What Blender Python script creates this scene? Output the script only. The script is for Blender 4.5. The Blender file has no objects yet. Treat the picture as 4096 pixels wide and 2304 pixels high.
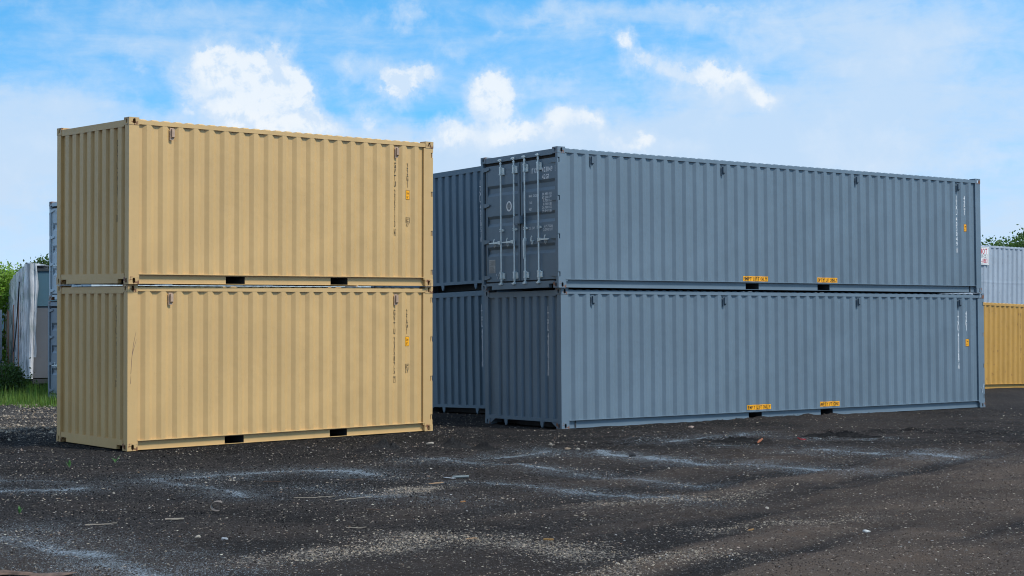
import bpy, bmesh, math, random
import numpy as np
from mathutils import Matrix, Vector
R = math.radians
random.seed(7); rng = np.random.default_rng(11)
scene = bpy.context.scene
COL = scene.collection

# ------------------------------------------------------------------ camera
EYE = 2.117
FPX, PITCH, ROLL = 6496.4, 0.015977, -0.0025812
cd = bpy.data.cameras.new('camera'); cd.sensor_width = 36.0; cd.lens = FPX / 4096 * 36.0
cd.clip_start = 0.1; cd.clip_end = 2000
cam = bpy.data.objects.new('camera', cd); COL.objects.link(cam)
c_, s_, cr, sr = math.cos(PITCH), math.sin(PITCH), math.cos(ROLL), math.sin(ROLL)
RIGHT = Vector((cr, -sr*s_, sr*c_)); UP = Vector((-sr, -cr*s_, cr*c_)); FWD = Vector((0, c_, s_))
m = Matrix.Identity(4)
for i in range(3):
    m[i][0] = RIGHT[i]; m[i][1] = UP[i]; m[i][2] = -FWD[i]
m[2][3] = EYE
cam.matrix_world = m
scene.camera = cam

# ------------------------------------------------------------------ sky, sun, exposure
SUN_DIR = Vector((0.914, -0.407, 0)).normalized() * math.cos(R(51)); SUN_DIR.z = math.sin(R(51))
world = bpy.data.worlds.new('World'); scene.world = world; world.use_nodes = True
SKY_STRENGTH = 0.14
scene.view_settings.view_transform = 'Standard'
scene.view_settings.look = 'None'
scene.view_settings.exposure = 0.0
scene.view_settings.gamma = 1.0
scene.cycles.pixel_filter_type = 'BLACKMAN_HARRIS'; scene.cycles.filter_width = 1.05


def sky_nodes():
    nt = world.node_tree; nt.nodes.clear(); N = nt.nodes.new; L = nt.links.new
    out = N('ShaderNodeOutputWorld'); bg = N('ShaderNodeBackground'); bg.inputs[1].default_value = SKY_STRENGTH
    L(bg.outputs[0], out.inputs[0])
    tc = N('ShaderNodeTexCoord'); D = tc.outputs['Generated']

    def vm(op, a, b=None, sc=None):
        n = N('ShaderNodeVectorMath'); n.operation = op
        for i, v in enumerate((a, b)):
            if v is None: continue
            if isinstance(v, (tuple, list)): n.inputs[i].default_value = v
            else: L(v, n.inputs[i])
        if sc is not None: n.inputs['Scale'].default_value = sc
        return n.outputs['Value'] if op in ('LENGTH', 'DOT_PRODUCT') else n.outputs[0]

    def mt(op, a, b=None, clamp=False):
        n = N('ShaderNodeMath'); n.operation = op; n.use_clamp = clamp
        for i, v in enumerate((a, b)):
            if v is None: continue
            if isinstance(v, (int, float)): n.inputs[i].default_value = v
            else: L(v, n.inputs[i])
        return n.outputs[0]

    def mr(v, a, b, c=0., d=1., smooth=True):
        n = N('ShaderNodeMapRange'); n.interpolation_type = 'SMOOTHSTEP' if smooth else 'LINEAR'
        L(v, n.inputs[0])
        for i, q in enumerate((a, b, c, d)): n.inputs[i+1].default_value = q
        return n.outputs[0]

    def mix(f, a, b):
        n = N('ShaderNodeMix'); n.data_type = 'RGBA'
        if isinstance(f, (int, float)): n.inputs[0].default_value = f
        else: L(f, n.inputs[0])
        for i, v in ((6, a), (7, b)):
            if isinstance(v, (tuple, list)): n.inputs[i].default_value = (*v, 1)
            else: L(v, n.inputs[i])
        return n.outputs[2]

    def noise(vec, scale, detail, rough, stretch=None, dist=0.):
        n = N('ShaderNodeTexNoise'); n.inputs['Scale'].default_value = scale
        n.inputs['Detail'].default_value = detail; n.inputs['Roughness'].default_value = rough
        n.inputs['Distortion'].default_value = dist
        if stretch: vec = vm('MULTIPLY', vec, stretch)
        L(vec, n.inputs['Vector']); return n

    sky = N('ShaderNodeTexSky'); sky.sky_type = 'NISHITA'; sky.sun_disc = False
    sky.sun_elevation = math.asin(SUN_DIR.z); sky.sun_rotation = math.atan2(SUN_DIR.x, SUN_DIR.y)
    sky.air_density = 1.0; sky.dust_density = 0.2; sky.ozone_density = 1.5
    sepd = N('ShaderNodeSeparateXYZ'); L(D, sepd.inputs[0])
    lift = N('ShaderNodeCombineXYZ'); L(sepd.outputs[0], lift.inputs[0]); L(sepd.outputs[1], lift.inputs[1])
    L(mt('ADD', mt('MULTIPLY', sepd.outputs[2], 2.4), 0.22), lift.inputs[2])
    L(vm('NORMALIZE', lift.outputs[0]), sky.inputs[0])
    tint = N('ShaderNodeVectorMath'); tint.operation = 'MULTIPLY'
    L(sky.outputs[0], tint.inputs[0]); tint.inputs[1].default_value = (.92, 2.12, 2.30)
    base = tint.outputs[0]

    def dirpx(u, v):
        return (FWD + RIGHT * ((u-2048)/FPX) + UP * (-(v-1152)/FPX)).normalized()

    warp1 = noise(D, 26, 6, 0.62); warp2 = noise(D, 95, 5, 0.65)
    w = vm('ADD', vm('SCALE', vm('SUBTRACT', warp1.outputs['Color'], (.5, .5, .5)), sc=0.034),
           vm('SCALE', vm('SUBTRACT', warp2.outputs['Color'], (.5, .5, .5)), sc=0.012))
    DW = vm('ADD', D, w)

    def blob(u, v, rx, ry, amp, src):
        c = dirpx(u, v)
        d = vm('LENGTH', vm('MULTIPLY', vm('SUBTRACT', src, tuple(c)), (FPX/rx, FPX/rx, FPX/ry)))
        return mt('MULTIPLY', mr(d, 0., 1.38, 1., 0.), amp)

    def total(lst, src):
        t = None
        for b in lst:
            q = blob(*b, src); t = q if t is None else mt('ADD', t, q)
        return t
    cum = [(870, 230, 130, 110, .9), (980, 350, 260, 170, .9), (1130, 290, 150, 120, .9), (1220, 390, 110, 90, .8), (960, 480, 260, 90, .8),
           (740, 380, 90, 120, .45), (520, 430, 120, 90, .4),
           (1610, 320, 130, 80, 1.15), (1600, 410, 80, 80, .7), (1710, 290, 60, 40, .45), (1440, 255, 120, 55, .5), (1300, 500, 110, 70, .75), (1490, 490, 70, 80, .7),
           (1980, 370, 140, 85, 1.2), (2030, 470, 90, 90, .6), (2220, 330, 120, 70, .5), (1900, 540, 200, 80, .75), (2300, 520, 170, 110, .6), (2230, 450, 80, 60, .5), (2570, 560, 80, 60, .75), (1760, 470, 60, 50, .5),
           (2490, 160, 80, 60, .95), (2520, 250, 70, 80, .65), (2640, 260, 120, 70, .55), (2760, 320, 140, 60, .7), (2920, 310, 120, 80, .95), (3040, 375, 90, 50, .9), (2900, 420, 90, 60, .4),
           (1560, 40, 170, 60, .38), (1640, 60, 60, 90, .38), (2750, 80, 130, 90, .38), (3060, 170, 150, 100, .42), (2890, 110, 120, 60, .35), (3410, 260, 90, 50, .45), (3600, 260, 90, 60, .25), (1840, 190, 50, 60, .35), (2020, 150, 70, 30, .4), (1900, 440, 90, 60, .55), (2130, 520, 140, 70, .6), (2350, 470, 70, 50, .5), (1130, 520, 190, 70, .6), (1750, 540, 120, 60, .55), (2480, 540, 120, 60, .5), (560, 210, 60, 50, .35), (690, 250, 60, 60, .4), (3300, 560, 200, 70, .42), (3600, 530, 160, 60, .38), (3900, 640, 260, 90, .42), (3420, 640, 260, 60, .42), (2700, 610, 180, 60, .5), (3750, 160, 200, 60, .3), (420, 620, 160, 60, .4), (150, 560, 140, 60, .35), (3040, 60, 90, 40, .4), (2880, 40, 80, 30, .4), (2250, 60, 160, 30, .3)]
    cden = total(cum, DW)
    fine = noise(D, 60, 8, 0.66)
    billow = noise(D, 44, 10, 0.60, None, .25)
    bshift = noise(vm('ADD', D, (.0045, 0., .0055)), 44, 10, 0.60, None, .25)
    cn = mt('ADD', mt('MULTIPLY', cden, 1.22), mt('MULTIPLY', mt('SUBTRACT', billow.outputs[0], .5), 2.0))
    cm = mt('MAXIMUM', mt('MULTIPLY', mr(cn, -.08, .9), .62), mr(cn, .36, .98))
    veil = [(650, 130, 700, 150, .45), (0, 700, 700, 420, .7), (700, 650, 900, 260, .55), (3700, 330, 800, 420, .62), (2400, 60, 500, 60, .35),
            (2050, 300, 1800, 500, .26), (2700, 640, 900, 230, .7), (3050, 500, 900, 230, .5), (1500, 640, 900, 170, .45), (1150, 560, 500, 120, .4), (3500, 120, 600, 200, .35), (4000, 800, 900, 330, .6), (1900, 640, 500, 150, .5), (150, 420, 420, 180, .4)]
    vden = total(veil, DW)
    streak = noise(D, 9, 7, 0.62, (1, 1, 4.5), 0.6)
    mott = noise(D, 30, 7, 0.62, (1, 1, 1.9), .4)
    vm_ = mr(mt('ADD', mt('ADD', vden, mt('MULTIPLY', mt('SUBTRACT', streak.outputs[0], .5), 1.1)), mt('MULTIPLY', mt('SUBTRACT', mott.outputs[0], .5), .9)), -0.12, 1.05, 0., .92)
    lowwhite = mr(sepd.outputs[2], 0.01, 0.13, .80, .0)
    # the rest of the sky dome, away from the photographed quarter
    gen = noise(D, 2.6, 8, 0.6, (1, 1, 2.2), .3)
    away = mr(sepd.outputs[1], .80, .93, 1., 0.)
    gm = mt('MULTIPLY', mr(gen.outputs[0], .42, .60, 0., .95), away)
    K = 1.0 / SKY_STRENGTH
    veilcol = (.57*K, .74*K, .95*K); cumcol = (.91*K, .955*K, .995*K); cumsh = (.68*K, .81*K, .97*K); lowcol = (.66*K, .76*K, .89*K)
    c1 = mix(lowwhite, mix(vm_, base, veilcol), lowcol)
    shade = mix(mr(mt('SUBTRACT', billow.outputs[0], bshift.outputs[0]), -.10, .05), cumsh, cumcol)
    shade2 = mix(mr(cden, .5, 1.0), cumsh, shade)
    c2 = mix(mt('MULTIPLY', cm, .88), c1, shade2)
    c3 = mix(gm, c2, (.82*K, .88*K, .97*K))
    L(c3, bg.inputs[0])
sky_nodes()

sl = bpy.data.lights.new('sun', 'SUN'); sl.energy = 3.95; sl.angle = R(10); sl.color = (1.0, .95, .87)
so = bpy.data.objects.new('sun', sl); COL.objects.link(so)
so.rotation_euler = SUN_DIR.to_track_quat('Z', 'Y').to_euler(); so.location = (20, -20, 30)

# ------------------------------------------------------------------ helpers


class MB:
    """collects polygons and links them as ONE mesh object"""
    def __init__(s, T=None): s.v = []; s.f = []; s.T = T or (lambda p: p)
    def add(s, vs, fs):
        o = len(s.v); s.v += [s.T(tuple(p)) for p in vs]; s.f += [tuple(o+i for i in f) for f in fs]; return s
    def box(s, x0, x1, y0, y1, z0, z1):
        return s.add([(x0,y0,z0),(x1,y0,z0),(x1,y1,z0),(x0,y1,z0),(x0,y0,z1),(x1,y0,z1),(x1,y1,z1),(x0,y1,z1)],
                     [(0,3,2,1),(4,5,6,7),(0,1,5,4),(1,2,6,5),(2,3,7,6),(3,0,4,7)])
    def prism(s, poly, axis, a, b):
        """poly: 2D points in the plane normal to axis (x: (y,z); y: (x,z); z: (x,y))"""
        def P(p, t):
            return {'x': (t, p[0], p[1]), 'y': (p[0], t, p[1]), 'z': (p[0], p[1], t)}[axis]
        n = len(poly); vs = [P(p, a) for p in poly] + [P(p, b) for p in poly]
        fs = [tuple(range(n)), tuple(range(2*n-1, n-1, -1))] + [(i, (i+1) % n, n+(i+1) % n, n+i) for i in range(n)]
        return s.add(vs, fs)
    def tube(s, pts, r, n=8, cap=True):
        pts = [Vector(p) for p in pts]; rings = []
        rr = r if isinstance(r, (list, tuple)) else [r]*len(pts)
        for i, p in enumerate(pts):
            d = (pts[min(i+1, len(pts)-1)] - pts[max(i-1, 0)]).normalized()
            u = d.cross(Vector((0, 0, 1)) if abs(d.z) < .9 else Vector((1, 0, 0))).normalized(); w = d.cross(u)
            rings.append([p + u*math.cos(2*math.pi*k/n)*rr[i] + w*math.sin(2*math.pi*k/n)*rr[i] for k in range(n)])
        vs = [q for ring in rings for q in ring]; fs = []
        for i in range(len(pts)-1):
            for k in range(n):
                fs.append((i*n+k, i*n+(k+1) % n, (i+1)*n+(k+1) % n, (i+1)*n+k))
        if cap: fs += [tuple(range(n)), tuple(range(len(vs)-1, len(vs)-n-1, -1))]
        return s.add(vs, fs)
    def sheet(s, pts, f):
        """strip: list of 2D profile points, f(p, 0/1) -> 3D"""
        n = len(pts)
        return s.add([f(p, 0) for p in pts] + [f(p, 1) for p in pts], [(i, i+1, n+i+1, n+i) for i in range(n-1)])
    def build(s, name, mat, parent=None, label=None, bevel=0, smooth=False):
        me = bpy.data.meshes.new(name); me.from_pydata(s.v, [], s.f); me.update()
        bm = bmesh.new(); bm.from_mesh(me)
        bmesh.ops.recalc_face_normals(bm, faces=bm.faces); bm.to_mesh(me); bm.free()
        if smooth:
            for p in me.polygons: p.use_smooth = True
        o = bpy.data.objects.new(name, me); COL.objects.link(o)
        if mat: me.materials.append(mat)
        if parent: o.parent = parent
        if label: o['label'] = label
        if bevel:
            b = o.modifiers.new('bevel', 'BEVEL'); b.width = bevel; b.segments = 2; b.limit_method = 'ANGLE'
        return o


def tag(o, label=None, cat=None, group=None, kind=None):
    if label: o['label'] = label
    if cat: o['category'] = cat
    if group: o['group'] = group
    if kind: o['kind'] = kind
    return o


def empty(name, loc=(0, 0, 0), rz=0, mat=None):
    o = bpy.data.objects.new(name, None); COL.objects.link(o); o.empty_display_size = .3
    if mat is not None: o.matrix_world = mat
    else: o.location = loc; o.rotation_euler = (0, 0, rz)
    return o


def pose(x, y, z, yaw, tx=0., ty=0.):
    return (Matrix.Translation((x, y, z)) @ Matrix.Rotation(yaw, 4, 'Z') @ Matrix.Rotation(tx, 4, 'X') @ Matrix.Rotation(ty, 4, 'Y'))

# ---- materials


def principled(name, col, rough=.5, metal=0., spec=.5):
    mt = bpy.data.materials.new(name); mt.use_nodes = True; b = mt.node_tree.nodes['Principled BSDF']
    b.inputs['Base Color'].default_value = (*col, 1); b.inputs['Roughness'].default_value = rough
    b.inputs['Metallic'].default_value = metal; b.inputs['Specular IOR Level'].default_value = spec
    return mt, mt.node_tree, b


def nz(nt, scale, detail=4, rough=.6, stretch=None, coord='Object'):
    tc = nt.nodes.new('ShaderNodeTexCoord'); n = nt.nodes.new('ShaderNodeTexNoise')
    n.inputs['Scale'].default_value = scale; n.inputs['Detail'].default_value = detail; n.inputs['Roughness'].default_value = rough
    src = tc.outputs[coord]
    if stretch:
        mp = nt.nodes.new('ShaderNodeMapping'); mp.inputs['Scale'].default_value = stretch
        nt.links.new(src, mp.inputs[0]); src = mp.outputs[0]
    nt.links.new(src, n.inputs['Vector']); return n.outputs[0]


def ramp(nt, v, a, b, c=0., d=1.):
    n = nt.nodes.new('ShaderNodeMapRange'); n.interpolation_type = 'SMOOTHSTEP'; nt.links.new(v, n.inputs[0])
    for i, q in enumerate((a, b, c, d)): n.inputs[i+1].default_value = q
    return n.outputs[0]


def mixc(nt, f, a, b, bt='MIX'):
    n = nt.nodes.new('ShaderNodeMix'); n.data_type = 'RGBA'; n.blend_type = bt
    if isinstance(f, (int, float)): n.inputs[0].default_value = f
    else: nt.links.new(f, n.inputs[0])
    for i, v in ((6, a), (7, b)):
        if isinstance(v, (tuple, list)): n.inputs[i].default_value = (*v, 1)
        else: nt.links.new(v, n.inputs[i])
    return n.outputs[2]


def math2(nt, op, a, b):
    n = nt.nodes.new('ShaderNodeMath'); n.operation = op
    for i, v in enumerate((a, b)):
        if isinstance(v, (int, float)): n.inputs[i].default_value = v
        else: nt.links.new(v, n.inputs[i])
    return n.outputs[0]


def paint(name, col, rust=.0, dirt=.5, rough=.42, wear=1.0):
    """sprayed steel: slight tone drift, rain streaks, dusty spots, optional rust blooms"""
    mt, nt, b = principled(name, col, rough)
    big = nz(nt, .9, 5, .6); streak = nz(nt, 1.0, 6, .7, (9, 9, .35)); spot = nz(nt, 22, 5, .7)
    c = mixc(nt, ramp(nt, big, .3, .7), tuple(q*.93 for q in col), tuple(min(1, q*1.06) for q in col))
    overlay = tuple(.6*q + .4*w for q, w in zip(col, (.30, .28, .25)))  # dusty version of the coat colour
    c = mixc(nt, ramp(nt, streak, .5, .75, 0., .35*dirt), c, tuple(q*.72 for q in col))
    c = mixc(nt, ramp(nt, spot, .58, .8, 0., .35*dirt), c, overlay)
    sc = nz(nt, 6, 3, .5, (3, 3, .6)); sp2 = nz(nt, 60, 2, .5)
    chip = math2(nt, 'MULTIPLY', ramp(nt, sc, .60, .66), ramp(nt, sp2, .60, .64))
    c = mixc(nt, math2(nt, 'MULTIPLY', chip, .55*wear), c, (.09, .055, .04))
    if rust:
        r1 = nz(nt, 9, 6, .72)
        c = mixc(nt, ramp(nt, r1, .62-.3*rust, .70-.3*rust), c, (.17, .065, .025))
    nt.links.new(c, b.inputs['Base Color'])
    rr = ramp(nt, spot, .3, .8, rough-.06, rough+.16); nt.links.new(rr, b.inputs['Roughness'])
    bp = nt.nodes.new('ShaderNodeBump'); bp.inputs['Strength'].default_value = .25; bp.inputs['Distance'].default_value = .045
    can = nz(nt, 1.7, 3, .5); grain = nz(nt, 180, 2, .5)
    h = math2(nt, 'ADD', can, math2(nt, 'MULTIPLY', grain, .03))
    nt.links.new(h, bp.inputs['Height']); nt.links.new(bp.outputs[0], b.inputs['Normal'])
    return mt


def plain(name, col, rough=.6, metal=0., var=.15, scale=8):
    mt, nt, b = principled(name, col, rough, metal)
    n = nz(nt, scale, 5, .6)
    c = mixc(nt, ramp(nt, n, .3, .7), tuple(q*(1-var) for q in col), tuple(min(1, q*(1+var)) for q in col))
    nt.links.new(c, b.inputs['Base Color']); return mt


TAN = (.545, .350, .146); TANC = (.51, .33, .14)
GRY = (.120, .167, .210)
M_tan = paint('tan_paint', TAN, wear=.25); M_tanc = paint('tan_casting_paint', TANC, rust=.40)
M_vent_tan = plain('vent_plastic_tan', (.40, .27, .185), .55)
M_gry = paint('grey_paint', GRY, wear=.25); M_gryc = paint('grey_casting_paint', GRY, rust=.34)
M_blu = paint('blue_grey_paint', (.098, .155, .205)); M_bluc = paint('blue_grey_casting_paint', (.095, .15, .20), rust=.1)
M_vent_gry = plain('vent_plastic_grey', (.075, .105, .135), .5)
M_wht = paint('weathered_white_paint', (.45, .53, .58), rust=.06, dirt=1.2, wear=2); M_whtc = paint('weathered_white_casting', (.42, .46, .48), rust=.62, dirt=1.2)
M_wgr = paint('weathered_grey_paint', (.20, .24, .28), dirt=1.2, wear=2); M_wgrc = paint('weathered_grey_casting', (.2, .23, .26), rust=.35)
M_yel = paint('mustard_paint', (.45, .245, .048), rust=.03, dirt=1.2, wear=.9); M_yelc = paint('mustard_casting', (.38, .24, .06), rust=.5)
M_lgr = paint('pale_grey_paint', (.33, .38, .44), rust=.0, dirt=1.6, wear=2); M_lgrc = paint('pale_grey_casting', (.30, .33, .37), rust=.5)
M_black = plain('black_lettering', (.012, .011, .010), .6); M_white = plain('white_lettering', (.72, .74, .76), .6)
M_amber = plain('amber_label', (.86, .37, .004), .5, var=.05); M_seal = plain('black_rubber', (.008, .008, .009), .7)
M_zinc = plain('zinc_steel', (.62, .68, .68), .42, .25, .12); M_floor = plain('plywood_floor', (.09, .06, .04), .8)
M_steel = plain('underframe_steel', (.03, .035, .04), .7)
M_plate = plain('aluminium_plate', (.36, .36, .35), .5, .2); M_red = plain('red_lettering', (.50, .02, .05), .5)
M_signw = plain('white_sign_board', (.75, .75, .74), .5, var=.04)
M_chalk = plain('chalk', (.65, .68, .70), .9); M_emb = plain('emblem_ink', (.16, .12, .05), .6)

# ---- lettering
_gl = {}


def glyph(ch):
    if ch in _gl: return _gl[ch]
    cu = bpy.data.curves.new('t', 'FONT'); cu.body = ch; cu.size = 1.0; cu.resolution_u = 3; cu.offset = .014
    o = bpy.data.objects.new('t', cu); COL.objects.link(o)
    dg = bpy.context.evaluated_depsgraph_get(); dg.update()
    me = bpy.data.meshes.new_from_object(o.evaluated_get(dg))
    v = [(p.co.x, p.co.y) for p in me.vertices]; f = [tuple(p.vertices) for p in me.polygons]
    bpy.data.objects.remove(o); bpy.data.curves.remove(cu); bpy.data.meshes.remove(me)
    if ch == '1':
        o_ = len(v); y1 = max(p[1] for p in v); xl = min(p[0] for p in v); v = v+[(xl+.01, y1), (xl+.01, y1-.11), (xl-.13, y1-.22), (xl-.13, y1-.13)]; f = f+[(o_, o_+1, o_+2, o_+3)]
    x0 = min(p[0] for p in v); x1 = max(p[0] for p in v)
    _gl[ch] = ([(p[0]-x0, p[1]) for p in v], f, x1-x0); return _gl[ch]


CAP = None


def lay_row(text, h, wf, sp=.16):
    """row of letters, baseline 0, left 0; h cap height; wf width factor; returns polys, width"""
    global CAP
    if CAP is None: CAP = max(p[1] for p in glyph('H')[0])
    k = h/CAP; x = 0; V = []; F = []
    for ch in text:
        if ch == ' ': x += .30*h*wf*1.4; continue
        v, f, w = glyph(ch); o = len(V)
        V += [(x+p[0]*k*wf, p[1]*k) for p in v]; F += [tuple(o+i for i in q) for q in f]
        x += w*k*wf + sp*h*wf*1.6
    return V, F, x - sp*h*wf*1.6


def lay_column(text, h, wf, pitch, gap=.03):
    V = []; F = []; z = 0
    for ch in text:
        if ch == ' ': z -= gap; continue
        v, f, w = lay_row(ch, h, wf); o = len(V)
        V += [(p[0]-w/2, z-h+p[1]) for p in v]; F += [tuple(o+i for i in q) for q in f]
        z -= pitch
    return V, F


def frame_poly(x0, x1, z0, z1, t):
    V = [(x0,z0),(x1,z0),(x1,z1),(x0,z1),(x0+t,z0+t),(x1-t,z0+t),(x1-t,z1-t),(x0+t,z1-t)]
    return V, [(0,1,5,4),(1,2,6,5),(2,3,7,6),(3,0,4,7)]


def rrect(x0, x1, z0, z1, r=0.008):
    pts = []
    for cx, cz, a in ((x1-r,z0+r,-90),(x1-r,z1-r,0),(x0+r,z1-r,90),(x0+r,z0+r,180)):
        for k in range(4): pts.append((cx+r*math.cos(R(a+k*30)), cz+r*math.sin(R(a+k*30))))
    return pts, [tuple(range(len(pts)))]


def decal(name, V2, F2, mat, parent, surf, off, T, breaks=(), label=None):
    """lays flat artwork (s,z) on a surface: surf(s) gives the depth; T maps (depth, s, z) to 3D"""
    bm = bmesh.new(); vs = [bm.verts.new((p[0], 0, p[1])) for p in V2]
    for f in F2:
        try: bm.faces.new([vs[i] for i in f])
        except ValueError: pass
    xs = [p[0] for p in V2]; lo, hi = min(xs), max(xs)
    for b in breaks:
        if lo < b < hi:
            bmesh.ops.bisect_plane(bm, geom=bm.verts[:]+bm.edges[:]+bm.faces[:], plane_co=(b, 0, 0), plane_no=(1, 0, 0))
    for v in bm.verts:
        s, z = v.co.x, v.co.z; v.co = T(surf(s)-off, s, z)
    me = bpy.data.meshes.new(name); bm.to_mesh(me); bm.free(); me.materials.append(mat)
    o = bpy.data.objects.new(name, me); COL.objects.link(o); o.parent = parent
    if label: o['label'] = label
    return o


def shift(VF, dx, dz, flip=False):
    return [((-p[0] if flip else p[0])+dx, p[1]+dz) for p in VF[0]], VF[1]


def join2(*a):
    V = []; F = []
    for v, f in a:
        o = len(V); V += v; F += [tuple(o+i for i in q) for q in f]
    return V, F

# ------------------------------------------------------------------ shipping containers
W = 2.438; H = 2.591


def prof_side(x0, pitch, xa, xb, d=.036, y=.006):
    pts = [(xa, y+d)]; x = x0
    while x + .14 < xb - .01:
        pts += [(x-.068, y+d), (x, y), (x+.072, y), (x+.140, y+d)]; x += pitch
    pts.append((xb, y+d)); return [p for i, p in enumerate(pts) if i == 0 or p[0] >= pts[i-1][0]]


def prof_end(lo0, wid, pitch, n, ya, yb, d=.045, x=.008, sl=.02):
    pts = [(ya, x+d)]
    for k in range(n):
        a = lo0 + pitch*k; pts += [(a-sl, x+d), (a, x), (a+wid, x), (a+wid+sl, x+d)]
    pts.append((yb, x+d)); return pts


def interp(pts):
    xs = [p[0] for p in pts]; ys = [p[1] for p in pts]
    return lambda s: float(np.interp(s, xs, ys))


def casting(Tc, mat, root):
    """hollow corner casting with oblong holes in its two outer faces and a round one in its end"""
    a, b, h = .178, .162, .118
    mb = MB(Tc)
    def holed(P, w, hh, cx, cz, rx, rz, n=12):
        outer = []; inner = []; innr = []
        for k in range(n):
            t = 2*math.pi*(k+.5)/n; cx_, cz_ = math.cos(t), math.sin(t)
            s_ = 1/max(abs(cx_), abs(cz_))
            ox, oz = cx_*s_, cz_*s_
            outer.append((cx+ox*(w-cx if ox > 0 else cx), cz+oz*(hh-cz if oz > 0 else cz)))
            e = .62
            ix = cx+math.copysign(abs(cx_)**e, cx_)*rx; iz = cz+math.copysign(abs(cz_)**e, cz_)*rz
            inner.append((ix, iz))
        # exact corners
        vs = [P(p, 0) for p in outer] + [P(p, 0) for p in inner] + [P(p, .014) for p in inner]
        fs = []
        for k in range(n):
            j = (k+1) % n
            fs.append((k, j, n+j, n+k)); fs.append((n+k, n+j, 2*n+j, 2*n+k))
        mb.add(vs, fs)
        # fill the four corner triangles left by the rounded sampling
        cor = [(w, hh), (0, hh), (0, 0), (w, 0)]
        for (qx, qz) in cor:
            best = sorted(range(n), key=lambda k: (outer[k][0]-qx)**2+(outer[k][1]-qz)**2)[:2]
            mb.add([P((qx, qz), 0), P(outer[best[0]], 0), P(outer[best[1]], 0)], [(0, 1, 2)])
    holed(lambda p, d: (p[0], d, p[1]), a, h, .092, .058, .024, .040)
    holed(lambda p, d: (d, p[0], p[1]), b, h, .080, .058, .022, .038)
    holed(lambda p, d: (p[0], p[1], d), a, b, .09, .08, .03, .05)
    mb.add([(a,0,0),(a,b,0),(a,b,h),(a,0,h)], [(0,1,2,3)]); mb.add([(0,b,0),(a,b,0),(a,b,h),(0,b,h)], [(0,1,2,3)])
    mb.add([(0,0,h),(a,0,h),(a,b,h),(0,b,h)], [(0,1,2,3)])
    return mb.build('corner_casting', mat, root)


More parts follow.
